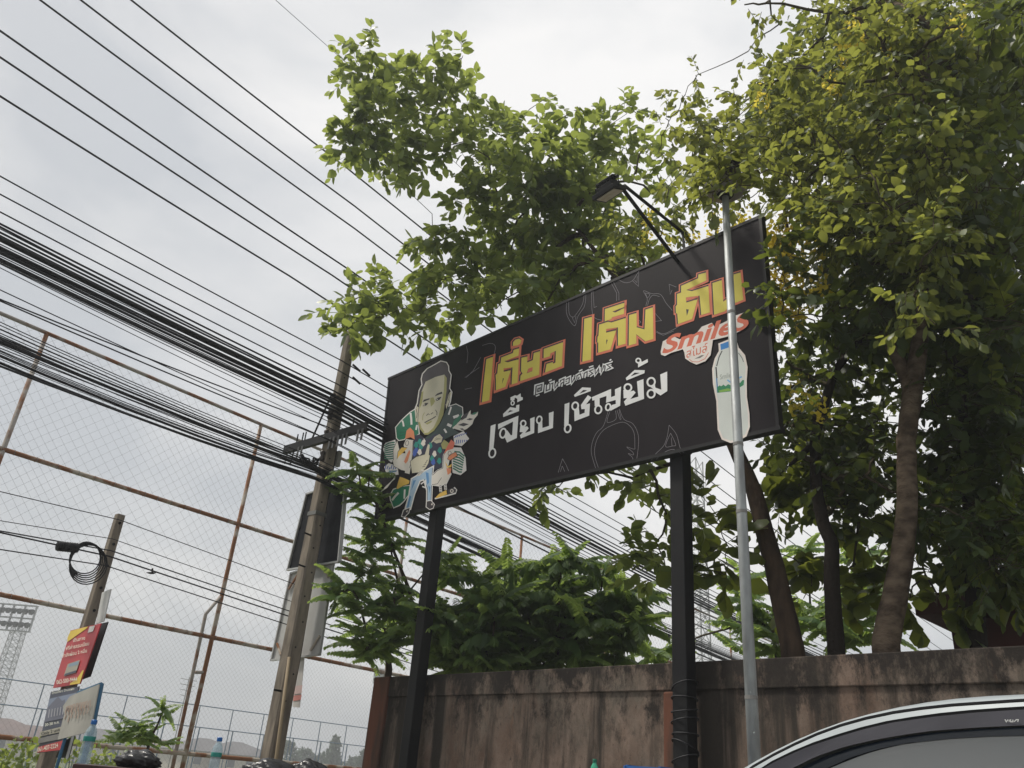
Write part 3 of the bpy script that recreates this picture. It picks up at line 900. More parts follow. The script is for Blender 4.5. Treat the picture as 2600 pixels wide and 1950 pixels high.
art.line(CP, INK2, [(730, 1050), (748, 1130), (738, 1220)], 10)
face = [(910, 520), (1100, 430), (1270, 385), (1315, 450), (1310, 700), (1280, 900), (1250, 1150), (1180, 1310), (1070, 1460), (960, 1535), (890, 1540), (800, 1430), (760, 1280), (780, 1000), (830, 720)]
art.fill(CP, SKIN, face)
art.line(CP, INK2, face[8:] , 9)
art.fill(CP, OLI, [(1270, 388), (1315, 450), (1310, 700), (1280, 900), (1250, 1150), (1180, 1310), (1070, 1460), (960, 1535), (890, 1538), (880, 1505), (960, 1495), (1060, 1400), (1140, 1240), (1190, 1060), (1255, 720), (1268, 500)])
art.fill(CP, OLI, [(835, 720), (868, 700), (850, 880), (830, 960), (790, 1050), (800, 900)])
art.fill(CP, OLI, [(770, 1300), (800, 1290), (830, 1400), (890, 1490), (860, 1500), (800, 1420)])
art.fill(CP, OLI, [(1000, 830), (1060, 820), (1090, 900), (1060, 950), (1010, 1000), (1000, 900)])
for q in ([(848, 915), (880, 865), (985, 838), (988, 858), (905, 892)], [(1080, 805), (1130, 750), (1222, 712), (1232, 748), (1150, 775)],
          [(850, 992), (900, 930), (965, 925), (930, 972), (890, 988)], [(1098, 872), (1140, 828), (1215, 808), (1182, 862), (1130, 888)]):
    art.fill(CP, INK2, q)
art.fill(CP, FEA, [(868, 978), (890, 955), (900, 965), (885, 980)])
art.fill(CP, FEA, [(1115, 866), (1140, 845), (1150, 855), (1132, 872)])
art.line(CP, INK2, [(925, 1172), (955, 1138), (988, 1150)], 12)
art.line(CP, INK2, [(1008, 1145), (1052, 1112)], 12)
art.line(CP, INK2, [(890, 1306), (960, 1268), (1040, 1228), (1105, 1185)], 18)
art.fill(CP, OLI, [(902, 1320), (1040, 1258), (1020, 1300), (940, 1342)])
art.line(CP, INK2, [(1125, 1165), (1128, 1110), (1098, 1060)], 12)
art.line(CP, OLI, [(850, 1260), (858, 1170), (890, 1110)], 12)
art.build(bill)

# --- lamp on two arms above the board
arm_a = onp(1738, 640, BD + 0.1, N2)
tip = P(1580, 478, 6.55)
top2 = onp(1733, 590, BD + 0.1, N2)
MB().tube([arm_a + N2 * 0.02 - Z * 0.25, tip], 0.020, 8).build('lamp_arm', STEELB, bill)
MB().tube([arm_a + D2 * -0.02 - Z * 0.25, top2, tip + Z * 0.03 - D2 * 0.02], 0.018, 8).build('lamp_arm', STEELB, bill)
la = (tip - arm_a); la[2] = 0; la /= np.linalg.norm(la)
ls = np.array([-la[1], la[0], 0])
lc = P(1547, 490, 6.55)
lu = Z * 0.93 + la * 0.37; lu /= np.linalg.norm(lu)
lf = np.cross(lu, ls)
lamp = MB()
lamp.box(lc, (0.30, 0.20, 0.045), ls, lf, lu)
lamp.box(lc + lu * 0.05, (0.20, 0.13, 0.06), ls, lf, lu)
for k in range(6):
    lamp.box(lc + lu * 0.095 + ls * (k - 2.5) * 0.035, (0.006, 0.13, 0.035), ls, lf, lu)
lamp.box(lc + lu * 0.14 + lf * 0.02, (0.24, 0.10, 0.02), ls, lf, lu)
lo = lamp.build('floodlight', STEELB, bill, bevel=0.006)
MB().box(lc - lu * 0.025, (0.24, 0.14, 0.008), ls, lf, lu).build('lens', mat('lamp_lens', (0.45, 0.38, 0.28), 0.25, 0.5, c2=(0.6, 0.56, 0.48), scale=9), lo)
br = MB()
br.tube([lc + ls * 0.155 - lf * 0.02, lc + ls * 0.155 + lu * 0.12, lc - ls * 0.155 + lu * 0.12, lc - ls * 0.155 - lf * 0.02], 0.009, 6)
br.build('bracket', STEELB, lo)

# --- black wire wound round the foot of the nearer post
wt = empty('wound_wire', D2 * bp_r + N2 * (BD + 0.15), 'loops of black wire wound round the nearer signboard post', 'wire')
for k in range(7):
    zc = 1.62 + 0.09 * k + random.uniform(-0.02, 0.02)
    tl = random.uniform(-0.05, 0.05)
    pth = []
    for j in range(17):
        a = 2 * math.pi * j / 16
        rr = 0.106 + random.uniform(-0.002, 0.006)
        pth.append(D2 * bp_r + N2 * (BD + 0.15) + D2 * rr * math.cos(a) + N2 * rr * math.sin(a) + Z * (zc + tl * math.cos(a + k)))
    MB().tube(pth, 0.006, 5, cap=False, ref=Z).build('wire_loop', CABLE, wt, smooth=True)

# ------------------------------------------------------------------ lamp post in front of the sign
LH = 5.6
lb = P(1878, 1200, LH); lb[2] = 0
lt = P(1845, 470, LH)
lamp_post = empty('lamp_post', lb + Z * 0.0, 'slim galvanised lamp post with dark round head among the leaves', 'street lamp')
hgt = P(1846, 488, LH)[2]
MB().tube([lb, lb + Z * hgt * 0.5, lb + Z * hgt], [0.044, 0.036, 0.029], 16, ref=D1).build('pole', GALV, lamp_post, smooth=True)
MB().box(lb + Z * 0.01, (0.3, 0.3, 0.03)).build('base_plate', GALV, lamp_post)
for zz in (1.9, 3.1, 3.6, 4.7):
    rr_ = 0.044 - 0.015 * zz / hgt + 0.0022
    MB().tube([lb + Z * zz, lb + Z * (zz + 0.022)], rr_, 16, ref=D1).build('band', mat('band_worn', (0.26, 0.25, 0.24), 0.6, 0.3, metal=0.4), lamp_post)
hb = lb + Z * (hgt - 0.05)
MB().lathe(hb, [(0.05, 0.0), (0.07, 0.02), (0.07, 0.14), (0.05, 0.16)], 16).build('collar', STEELB, lamp_post, smooth=False)
MB().lathe(hb + Z * 0.02 - D1 * 0.0, [(0.06, 0.0), (0.15, 0.035), (0.185, 0.065), (0.18, 0.08), (0.15, 0.07), (0.07, 0.04)], 28).build('lower_bowl', mat('lamp_bowl', (0.30, 0.27, 0.24), 0.35, 0.5, c2=(0.18, 0.165, 0.15), scale=5), lamp_post, smooth=True)
for k in range(3):
    a = 2.1 * k
    MB().tube([hb + Z * 0.09 + D1 * 0.15 * math.cos(a) + D2 * 0.15 * math.sin(a), hb + Z * 0.29 + D1 * 0.12 * math.cos(a) + D2 * 0.12 * math.sin(a)], 0.010, 6, ref=D1).build('strut', STEELB, lamp_post)
MB().lathe(hb + Z * 0.285, [(0.15, 0.0), (0.155, 0.010), (0.14, 0.026), (0.06, 0.040), (0.02, 0.043)], 28).build('top_cap', STEELB, lamp_post, smooth=True)

# ------------------------------------------------------------------ ball-stop fence with netting
FD = 11.5
fz = lambda pts: float(np.mean([onp(x, y, FD, NF)[2] for x, y in pts]))
RZ = [fz([(0, 1868), (650, 1932)]), fz([(0, 1515), (700, 1647)]), fz([(0, 1148), (523, 1297)]), fz([(0, 800), (665, 1075)])]
s_a = onp(665, 1070, FD, NF) @ D1
s_b = onp(118, 850, FD, NF) @ D1
SP = s_a - s_b
fence = empty('sports_fence', D1 * s_a + NF * FD, 'tall rusty pipe fence with wire netting behind the cables', 'fence')
F_S0, F_S1 = s_a - SP * 3, s_a + SP * 9
for k in range(-3, 10):
    s = s_a + SP * k
    b = D1 * s + NF * FD
    MB().tube([b, b + Z * RZ[1], b + Z * RZ[3]], [0.034, 0.034, 0.030], 8, ref=D1).build('post', RUSTG if k % 2 else RUST, fence, smooth=True)
for i, z in enumerate(RZ):
    for k in range(-3, 9):
        a = D1 * (s_a + SP * k + 0.0) + NF * (FD - 0.006) + Z * z
        MB().tube([a, a + D1 * SP], 0.031 if i < 3 else 0.027, 8).build('rail', (RUST, RUST, RUST, RUSTG)[i], fence, smooth=True)
# doubled post with its cranked brace
b0 = onp(455, 1895, FD, NF); b1 = onp(522, 1560, FD, NF); b2 = onp(560, 1515, FD, NF)
b0 = np.array([b0[0], b0[1], 0.0])
MB().tube([b0, b1, b2], 0.026, 8).build('brace', RUSTG, fence, smooth=True)
MB().tube([onp(497, 1707, FD, NF), onp(517, 1707, FD, NF)], 0.026, 8).build('brace', RUSTG, fence, smooth=True)


def netting(z0, z1, sp, r, wob):
    """two families of diagonal wires"""
    V, Fq = [], []
    h = z1 - z0
    step = sp * math.sqrt(2)
    for sgn in (1, -1):
        s = F_S0 - h
        while s < F_S1 + h:
            a, b = (s, z0), (s + sgn * h, z1)
            lo, hi = 0.0, 1.0
            for lim in (F_S0, F_S1):
                pass
            def clip(t): return a[0] + (b[0] - a[0]) * t
            if sgn > 0:
                lo = max(0, (F_S0 - a[0]) / h); hi = min(1, (F_S1 - a[0]) / h)
            else:
                lo = max(0, (a[0] - F_S1) / h); hi = min(1, (a[0] - F_S0) / h)
            if hi > lo:
                n = 5
                for j in range(n):
                    pts = []
                    for t in (lo + (hi - lo) * j / n, lo + (hi - lo) * (j + 1) / n):
                        ss, zz = clip(t), z0 + h * t
                        w = wob * math.sin(ss * 2.1 + zz * 1.7) * math.sin(math.pi * t)
                        p = D1 * (ss + w) + NF * (FD + 0.035 + 0.02 * math.sin(ss * 1.3)) + Z * (zz + w * 0.6)
                        d = r
                        pts += [p + D1 * d, p - D1 * d * 0.5 + NF * d, p - D1 * d * 0.5 - NF * d]
                    o = len(V)
                    V.extend(pts)
                    Fq += [(o, o + 1, o + 4, o + 3), (o + 1, o + 2, o + 5, o + 4), (o + 2, o, o + 3, o + 5)]
            s += step
    return np.array(V), np.array(Fq)


V, Fq = netting(RZ[1], RZ[3], 0.115, 0.0018, 0.07)
tagp(np_obj('netting', V, Fq, NETM, fence, False), kind='stuff')
V, Fq = netting(0.05, RZ[1], 0.052, 0.0011, 0.010)
tagp(np_obj('chain_link', V, Fq, NETM, fence, False), kind='stuff')
ties = MB()
for i in (1, 2):
    s = F_S0
    while s < F_S1:
        c = D1 * s + NF * (FD - 0.006) + Z * RZ[i]
        tilt = random.uniform(-0.4, 0.4)
        ring = []
        for j in range(7):
            a = 2 * math.pi * j / 6
            ring.append(c + NF * 0.036 * math.cos(a) + Z * 0.036 * math.sin(a) + D1 * tilt * 0.03 * math.cos(a))
        ties.tube(ring, 0.004, 3, cap=False, ref=D1)
        s += 0.24 + random.uniform(-0.04, 0.05)
tagp(ties.build('wire_ties', NETM, fence), kind='stuff')

# ------------------------------------------------------------------ utility pole
UH = 10.5
ub = P(690, 1920, UH); ub[2] = 0
UPERP = ub @ NF
pole = empty('utility_pole', ub, 'weathered concrete utility pole carrying the black cables beside the signboard', 'utility pole')


def tapered(base, h, w0, w1, ax, ay, ch=0.22):
    mb = MB()
    vs = []
    prof = [(-1, -1 + ch), (-1 + ch, -1), (1 - ch, -1), (1, -1 + ch), (1, 1 - ch), (1 - ch, 1), (-1 + ch, 1), (-1, 1 - ch)]
    n = 9
    for k in range(n):
        t = k / (n - 1)
        w = (w0 + (w1 - w0) * t) / 2
        for (x, y) in prof:
            vs.append(np.array(base) + ax * x * w + ay * y * w + Z * h * t)
    fs = []
    for k in range(n - 1):
        for j in range(8):
            fs.append((k * 8 + j, k * 8 + (j + 1) % 8, (k + 1) * 8 + (j + 1) % 8, (k + 1) * 8 + j))
    fs += [tuple(range(7, -1, -1)), tuple(range((n - 1) * 8, n * 8))]
    return mb.add(vs, fs)


tapered(ub, 6.95, 0.215, 0.125, D1, NF).build('shaft', CONC, pole)
holes = MB()
for k in range(16):
    zz = 2.0 + 0.3 * k
    w = 0.215 + (0.125 - 0.215) * zz / 6.95
    for ax, off in ((NF, D1 * 0.02),):
        c = ub - ax * (w / 2 + 0.001) + Z * zz + off * ((k % 2) * 2 - 1)
        holes.tube([c + ax * 0.01, c - ax * 0.003], 0.011, 8)
holes.build('bolt_hole', mat('hole_dark', (0.02, 0.018, 0.016), 0.9), pole)
for zz in (3.95, 3.55, 2.1):
    q = ub + Z * zz - NF * (0.215 + (0.125 - 0.215) * zz / 6.95) * 0.3
    MB().tube([q, q - D1 * 0.20 - NF * 0.03], 0.012, 6).build('step_bolt', STEELB, pole)
# crossarm of black channel steel
zc = P(838, 1108, UH - 0.05)[2]
aw = 0.86
ctr = ub - D1 * 0.105 + Z * zc
ca = MB()
ca.box(ctr, (2 * aw, 0.055, 0.012), NF, D1)
ca.box(ctr - D1 * 0.022 - Z * 0.05, (2 * aw, 0.010, 0.09), NF, D1)
ca.box(ctr - Z * 0.1, (2 * aw, 0.055, 0.012), NF, D1)
arm = ca.build('crossarm', STEELB, pole)
for t in (-0.80, -0.72, -0.50, -0.42, -0.33, -0.24, -0.16, 0.42, 0.50):
    MB().box(ctr + NF * t - Z * 0.16 - D1 * 0.03, (0.035, 0.008, 0.16), NF, D1).build('hanger', mat('hanger_steel', (0.10, 0.10, 0.10), 0.5, 0.4, metal=0.4), arm)
for t in (0.62, 0.44, 0.50, -0.55):
    q = ctr + NF * t + Z * 0.07
    MB().tube([q - Z * 0.08, q + Z * 0.07], 0.010, 6, ref=D1).build('pin', STEELB, arm)
MB().tube([ctr + NF * 0.78 - Z * 0.1, ctr + NF * 0.80 - Z * 0.26, ctr + NF * 0.66 - Z * 0.28, ctr + NF * 0.64 - Z * 0.1], 0.010, 6).build('stirrup', STEELB, arm)
MB().tube([ctr + NF * 0.28, ub - D1 * 0.12 + Z * (zc + 0.62)], 0.013, 6).build('stay_rod', STEELB, pole)
for z in (5.86, 5.62, 5.32, 5.02):
    c = ub - NF * 0.02 - D1 * 0.105 + Z * z
    mbk = MB()
    mbk.tube([c + Z * 0.07, c + Z * 0.055, c + Z * 0.03, c, c - Z * 0.03, c - Z * 0.055, c - Z * 0.07], [0.025, 0.036, 0.036, 0.022, 0.036, 0.036, 0.025], 10, ref=D1)
    mbk.build('insulator', mat('insulator_brown', (0.035, 0.022, 0.018), 0.35, 0.5), pole, smooth=True)
for z in (5.75, 4.25):
    w = 0.215 + (0.125 - 0.215) * z / 6.95
    MB().box(ub + Z * z, (w + 0.012, w + 0.012, 0.05), D1, NF).build('band', mat('band_steel', (0.22, 0.22, 0.21), 0.5, 0.4, metal=0.5), pole)
# riser cables down the right-hand face
for k, dx in enumerate((0.0, 0.03, 0.055)):
    pth = []
    for j in range(12):
        z = 5.3 - j * (5.1 / 11)
        w = (0.215 + (0.125 - 0.215) * z / 6.95) / 2
        pth.append(ub + D1 * (w + 0.012 + 0.008 * math.sin(j * 1.3 + k)) - NF * (0.04 - dx) + Z * z)
    MB().tube(pth, 0.009, 5, ref=NF).build('riser_cable', CABLE, pole, smooth=True)
MB().box(ub + D1 * 0.13 - NF * 0.06 + Z * 5.05, (0.06, 0.06, 0.22), D1, NF).build('junction_box', mat('box_grey', (0.35, 0.34, 0.32), 0.5), pole, bevel=0.008)

# ------------------------------------------------------------------ cables
SEEN = []


def cable(p0, p1, perp, r, label, group=None, sag=0.55, ext=42.0, left=14.0, name='cable', bow=0.004, pass_through=False):
    X0, X1 = onp(*p0, perp, NF), onp(*p1, perp, NF)
    s0, s1 = X0 @ D1, X1 @ D1
    k = (X1[2] - X0[2]) / (s1 - s0)
    pts = []
    n = 22
    for i in range(n):
        s = s0 - left + (s1 - s0 + left) * i / (n - 1)
        pts.append(D1 * s + NF * perp + Z * (X0[2] + k * (s - s0) + bow * (s - s0) * (s - s1)))
    for i in range(1, 16):
        t = ext * i / 15
        L = 40.0
        dz = -4 * sag * (t / L) * (1 - t / L) + (k * t if pass_through else 0)
        pts.append(D1 * (s1 + t) + NF * perp + Z * (X1[2] + dz))
    base = pts[0]
    if r < 0.0128: r *= 1.35
    mb = MB().tube(pts, r, 6, cap=False)
    o = mb.build(name, CABLE, loc=base, smooth=True)
    return tagp(o, label, 'cable', group)


UW = [((700, 0), (880, 160), 9.0, 0.0032, 'hair-thin single wire crossing the sky above all the other cables'),
      ((333, 0), (880, 426), 9.2, 0.0135, 'uppermost thick black power cable running behind the ovate-leaved tree'),
      ((205, 0), (900, 523), 9.3, 0.0135, 'second thick black power cable from the top'),
      ((102, 0), (900, 580), 9.4, 0.0135, 'third thick black power cable from the top'),
      ((0, 78), (900, 694), 9.3, 0.0138, 'fourth thick black power cable from the top, entering at the left edge'),
      ((0, 145), (845, 700), 9.4, 0.0138, 'fifth thick black power cable from the top, entering at the left edge'),
      ((0, 244), (734, 700), 9.5, 0.0142, 'lowest of the six thick black power cables, well above the pole top')]
for (a, b, pp, r, lab) in UW:
    cable(a, b, pp, r, lab, None if r < 0.005 else 'thick power cables above the pole', 0.25, 40, 10, 'power_cable', 0.003, True)
cable((0, 447), (866, 915), 8.25, 0.0065, 'upper black service cable ending at the topmost pole insulator', 'service cables on the pole insulators', 0.5)
cable((0, 493), (860, 941), 8.25, 0.0065, 'black service cable ending at the second pole insulator', 'service cables on the pole insulators', 0.5)
cable((0, 538), (856, 975), 8.25, 0.0065, 'black service cable ending at the third pole insulator', 'service cables on the pole insulators', 0.5)
gA = 'dense upper bundle of telecom cables'
ORD = ['topmost', 'second', 'third', 'fourth', 'fifth', 'sixth', 'seventh', 'eighth', 'ninth', 'tenth', 'eleventh', 'twelfth', 'thirteenth', 'fourteenth', 'fifteenth', 'sixteenth', 'seventeenth', 'lowest']
LA = '%s cable from the top of the dense black bundle crossing above the crossarm'
ly = [568, 576, 581, 590, 600, 604, 610, 620, 627, 632, 640, 645, 650, 656, 662, 668]
for i, y in enumerate(ly):
    yr = 996 + (i * 4.6) + rng.uniform(-3, 3)
    cable((0, y), (850, yr), 8.2 + rng.uniform(-0.06, 0.06), float(rng.choice([0.0045, 0.0065, 0.009, 0.012])), LA % ORD[i], gA, 0.6 + rng.uniform(-0.12, 0.12), bow=0.004 + rng.uniform(-0.002, 0.002))
gM = 'loose telecom cables between the two bundles'
for gi, (a, b, r) in enumerate((((0, 680), (822, 1083), 0.0035), ((0, 736), (800, 1100), 0.0045), ((0, 760), (832, 1084), 0.006), ((0, 764), (845, 1120), 0.006), ((0, 670), (845, 1075), 0.004))):
    cable(a, b, 8.2, r, 'thin loose cable between the two bundles, ' + ('second from their top', 'middle one of five', 'fourth from their top', 'lowest one of five', 'topmost one of five')[gi], gM, 0.65)
gB = 'dense lower bundle of telecom cables'
LB = '%s cable from the top of the lower black bundle passing across the netting'
ly = [818, 826, 836, 846, 852, 857, 861, 866, 870, 876, 884, 890, 893, 897, 904, 912, 922, 930]
for i, y in enumerate(ly):
    yr = 1166 + (i * 3.0) + rng.uniform(-5, 5)
    cable((0, y), (800, yr), 8.33 + rng.uniform(-0.05, 0.05), float(rng.choice([0.0025, 0.004, 0.006, 0.0085, 0.011])), LB % ORD[i], gB, 0.6 + rng.uniform(-0.15, 0.15), bow=0.008 + rng.uniform(-0.006, 0.008))
# tangle of splices just left of the pole
sp = empty('cable_splice', onp(795, 1180, 8.3, NF), 'knotted black splice of cables just left of the concrete pole', 'cable splice')
for k in range(5):
    pth = [onp(765 + 8 * j + random.uniform(-3, 3), 1158 + 7 * j + random.uniform(-7, 7), 8.28, NF) + NF * random.uniform(-0.03, 0.03) for j in range(7)]
    MB().tube(pth, 0.012 + 0.004 * random.random(), 6).build('taped_joint', CABLE, sp, smooth=True)
for k in range(3):
    c = onp(800, 1172, 8.28, NF)
    pth = [c + D1 * 0.05 * math.cos(a * 0.7) + Z * 0.05 * math.sin(a * 0.7 + k) + NF * 0.02 * math.sin(a + k) for a in range(10)]
    MB().tube(pth, 0.013, 6).build('wire_knot', CABLE, sp, smooth=True)
# little clips right of the pole
for (x, y) in ((905, 934), (930, 946), (905, 966)):
    q = onp(x, y, 8.2, NF)
    o = MB().tube([q - D1 * 0.07 + Z * 0.02, q + D1 * 0.07 - Z * 0.02], 0.016, 8).build('line_clamp', CABLE, loc=q)
    tagp(o, {905: 'upper black clamp on the service cable right of the pole', 930: 'outer black clamp on the topmost service cable, nearest the signboard'}[x] if y < 950 else 'lower black clamp on the second service cable right of the pole', 'clamp', 'line clamps right of the pole')

# ------------------------------------------------------------------ short telecom pole with posters
SH = 10.0
sb = P(120, 1930, SH); sb[2] = 0
stop = P(318, 1310, SH)
sperp = sb @ NF
tp = empty('telecom_pole', sb, 'short concrete telecom pole behind the posters at the left', 'utility pole')
tapered(sb, stop[2], 0.15, 0.085, D1, NF, 0.15).build('shaft', CONC, tp)
for k in range(5):
    q = sb + Z * (stop[2] - 0.10 - 0.24 * k)
    wq = 0.085 + 0.065 * (0.10 + 0.24 * k) / stop[2]
    MB().tube([q - NF * (wq / 2 - 0.01), q - NF * (wq / 2 + 0.012)], 0.015, 8).build('bolt_head', STEELB, tp)
gL = 'low telecom wires on the short pole'
for i, (a, b, r, lab) in enumerate((((0, 1248), (304, 1320), 0.0035, 'highest thin wire fixed near the top of the short pole'),
                                   ((0, 1322), (285, 1368), 0.003, 'second thin wire from the top on the short pole'),
                                   ((0, 1348), (282, 1398), 0.005, 'thick low wire leading through the black splice case'),
                                   ((0, 1352), (276, 1412), 0.006, 'lower thick low wire leading past the cable coil'),
                                   ((0, 1395), (268, 1436), 0.0045, 'lowest wire crossing the short pole'))):
    cable(a, b, sperp - 0.14, r, lab, gL, 0.75, 45, 10, 'telecom_wire', 0.002)
c0, c1 = onp(143, 1386, sperp - 0.15, NF), onp(200, 1392, sperp - 0.15, NF)
sc = empty('splice_case', c0 * 0.5 + c1 * 0.5, 'black ribbed cylindrical splice case hanging on the low wires', 'splice case')
dv = c1 - c0
MB().tube([c0, c0 + dv * 0.04, c0 + dv * 0.96, c1], [0.02, 0.048, 0.048, 0.02], 12).build('case', CABLE, sc, smooth=False)
for k in range(8):
    MB().tube([c0 + dv * (0.1 + 0.11 * k), c0 + dv * (0.14 + 0.11 * k)], 0.053, 12).build('rib', CABLE, sc)
cc = onp(217, 1416, sperp - 0.15, NF)
co = empty('cable_coil', cc, 'round coil of spare black cable hanging beside the short pole', 'cable coil')
for k in range(6):
    pth = []
    rr = 0.165 + 0.008 * k
    for j in range(25):
        a = 2 * math.pi * j / 24
        pth.append(cc + D1 * (rr * math.cos(a) * 0.95 + 0.01 * k) + Z * (rr * math.sin(a) - 0.012 * k) + NF * 0.01 * math.sin(a * 2 + k))
    MB().tube(pth, 0.007, 5, cap=False, ref=NF).build('loop', CABLE, co, smooth=True)

PD = sb @ N2 - 0.12
bb = Art(PD, N2, 0.001, 0.006)


def board_quad(name, px, dist, thick, m, label, cat, s=(80, 1520, 3.8575), group=None):
    q = [onp(s[0] + x / s[2], s[1] + y / s[2], dist, N2) for x, y in px]
    root = empty(name, (q[2] + q[3]) / 2, label, cat, group)
    MB().prism(q, N2 * thick).build('panel', m, root)
    return root, q


def frame_strip(q, root, w, m, d=-0.01):
    for i in range(4):
        a, b = q[i], q[(i + 1) % 4]
        t = (b - a) / np.linalg.norm(b - a)
        MB().box((a + b) / 2 + N2 * d, (np.linalg.norm(b - a) + w * 0.9, 0.03, w), t, N2, np.cross(t, N2)).build('frame_bar', m, root)


PRED = ink('poster_red', 168, 52, 58); PYEL = ink('poster_yellow', 208, 178, 66); PDK = ink('poster_slate', 62, 66, 82); PGR = ink('poster_grey', 150, 146, 132)
BLK = mat('board_back_black', (0.018, 0.018, 0.021), 0.55, 0.3)
o1, q1 = board_quad('poster', [(382, 312), (680, 240), (475, 832), (210, 876)], PD, 0.01, PRED, 'red and yellow advertising poster tied to the short pole', 'poster')
a1 = Art(PD, N2, 0.0008, 0.004).org(80, 1520, 3.8575)
a1.fill('print', PYEL, [(384, 316), (550, 272), (548, 285), (350, 425), (352, 380)])
a1.fill('print', ink('poster_white', 205, 200, 196), [(568, 275), (622, 262), (602, 320), (550, 335)])
a1.fill('print', PYEL, [(500, 700), (512, 705), (472, 830), (375, 846), (380, 825), (440, 790)])
a1.fill('print', PGR, [(355, 640), (475, 600), (435, 725), (315, 760)])
a1.fill('print', ink('poster_sky', 120, 140, 156), [(372, 640), (466, 610), (452, 645), (360, 672)])
a1.fill('print', PDK, [(330, 735), (440, 700), (434, 722), (316, 757)])
PW = ink('poster_text', 214, 206, 190)
a1.text('print', PW, 'ฟรีค่าธรรมเนียม', (335, 505), (36, -8), (-4, -46), 0.1, 0.012)
a1.text('print', PW, 'กำลังผ่อน 2 หมื่น', (300, 578), (36, -8), (-4, -46), 0.1, 0.012)
a1.text('print', PW, 'เดินทาง', (405, 425), (40, -8), (-4, -46), 0.0, 0.01)
a1.text('print', PW, '062-500-9444', (245, 838), (36, -6), (-5, -56), 0.1, 0.015)
a1.build(o1)
o2, q2 = board_quad('poster', [(190, 912), (465, 858), (297, 1482), (55, 1512)], PD, 0.01, PDK, 'dark housing poster with a red phone number strip on the short pole', 'poster')
a2 = Art(PD, N2, 0.0008, 0.004).org(80, 1520, 3.8575)
a2.fill('print', ink('poster_haze', 112, 122, 142), [(175, 980), (440, 920), (400, 1050), (150, 1100)])
a2.fill('print', ink('poster_house', 92, 94, 108), [(150, 1080), (200, 1020), (260, 960), (300, 1000), (330, 985), (320, 1170), (130, 1210)])
for k in range(6):
    a2.line('print', ink('poster_win', 150, 150, 156), [(165 + 28 * k, 1165 - 6 * k), (176 + 28 * k, 1085 - 6 * k)], 9)
a2.fill('print', PGR, [(85, 1305), (330, 1245), (318, 1300), (72, 1352)])
a2.fill('print', ink('poster_grey2', 108, 106, 104), [(70, 1370), (300, 1315), (285, 1375), (60, 1420)])
a2.fill('print', PRED, [(62, 1455), (320, 1385), (297, 1480), (57, 1508)])
a2.text('print', PW, '20-28 ก.ค.', (130, 1250), (34, -7), (-4, -36), 0.1, 0.012)
a2.text('print', DARKT, 'Only 2 unit', (95, 1340), (40, -10), (-5, -44), 0.1, 0.012)
a2.text('print', PW, '061-407-2224', (58, 1500), (36, -8), (-8, -58), 0.1, 0.012)
a2.text('print', PW, 'บ้านเดี่ยว บ้านแฝด', (200, 935), (30, -6), (-3, -30), 0.0, 0.008)
a2.build(o2)
o3, q3 = board_quad('sign_back', [(640, 252), (745, 228), (570, 762), (430, 812)], PD + 0.10, 0.012, BLK, 'black board standing behind the red poster', 'board')
o4, q4 = board_quad('sign_back', [(310, 1395), (415, 1345), (358, 1560), (235, 1556)], PD + 0.10, 0.012, BLK, 'black board below the handwritten sign with one white edge', 'board')
MB().box((q4[1] + q4[2]) / 2 - N2 * 0.01, (0.02, 0.02, np.linalg.norm(q4[1] - q4[2])), D2, N2, (q4[1] - q4[2]) / np.linalg.norm(q4[1] - q4[2])).build('edge_strip', PLAST_W, o4)
o5, q5 = board_quad('sign_back', [(690, -60), (775, -95), (705, 220), (630, 245)], PD + 0.12, 0.012, PLAST_W, 'narrow white board fixed behind the short pole above the red poster', 'board')

HD = P(180, 1760, 8.2) @ N2
o6, q6 = board_quad('handwritten_sign', [(470, 915), (662, 838), (572, 1300), (255, 1382), (320, 1132), (306, 1055), (372, 960)], HD, 0.008,
                    mat('card_white', srgb(176, 174, 166), 0.7, 0.2, scale=4), 'white handwritten card on a blue frame in front of the posters', 'sign')
a6 = Art(HD, N2, 0.0008, 0.004).org(80, 1520, 3.8575)
PEN = ink('pen_brown', 150, 124, 108)
for (x, y, h) in ((345, 1060, 120), (375, 1050, 160), (405, 1040, 130), (440, 1030, 140), (470, 1025, 150), (500, 1020, 120), (530, 1010, 130), (565, 1005, 120)):
    a6.line('print', PEN, [(x, y), (x - 14, y + h * 0.5), (x - 4, y + h * 0.6), (x - 22, y + h)], 7)
    a6.line('print', PEN, [(x, y), (x + 16, y - 8), (x + 10, y + h * 0.45)], 6)
for (x, y) in ((352, 1085), (460, 1050), (485, 1090), (536, 1055)):
    a6.fill('print', ink('pen_dark', 92, 72, 66), [(x - 5, y + 14), (x + 3, y - 16), (x + 9, y - 10), (x + 2, y + 16)])
a6.build(o6)
BLU = mat('frame_blue', (0.05, 0.17, 0.30), 0.45, 0.4, c2=(0.035, 0.12, 0.21))
fa, fb_, fc_ = [onp(80 + x / 3.8575, 1520 + y / 3.8575, HD + 0.03, N2) for x, y in ((460, 918), (682, 834), (585, 1305))]
MB().tube([fa, fb_], 0.014, 6).build('frame_bar', BLU, o6)
dn = fc_ - fb_
MB().tube([fb_, fc_, np.array([fc_[0], fc_[1], 0])], 0.022, 8).build('frame_bar', BLU, o6)
MB().tube([fa, np.array([fa[0], fa[1], 0])], 0.014, 6).build('frame_bar', BLU, o6)

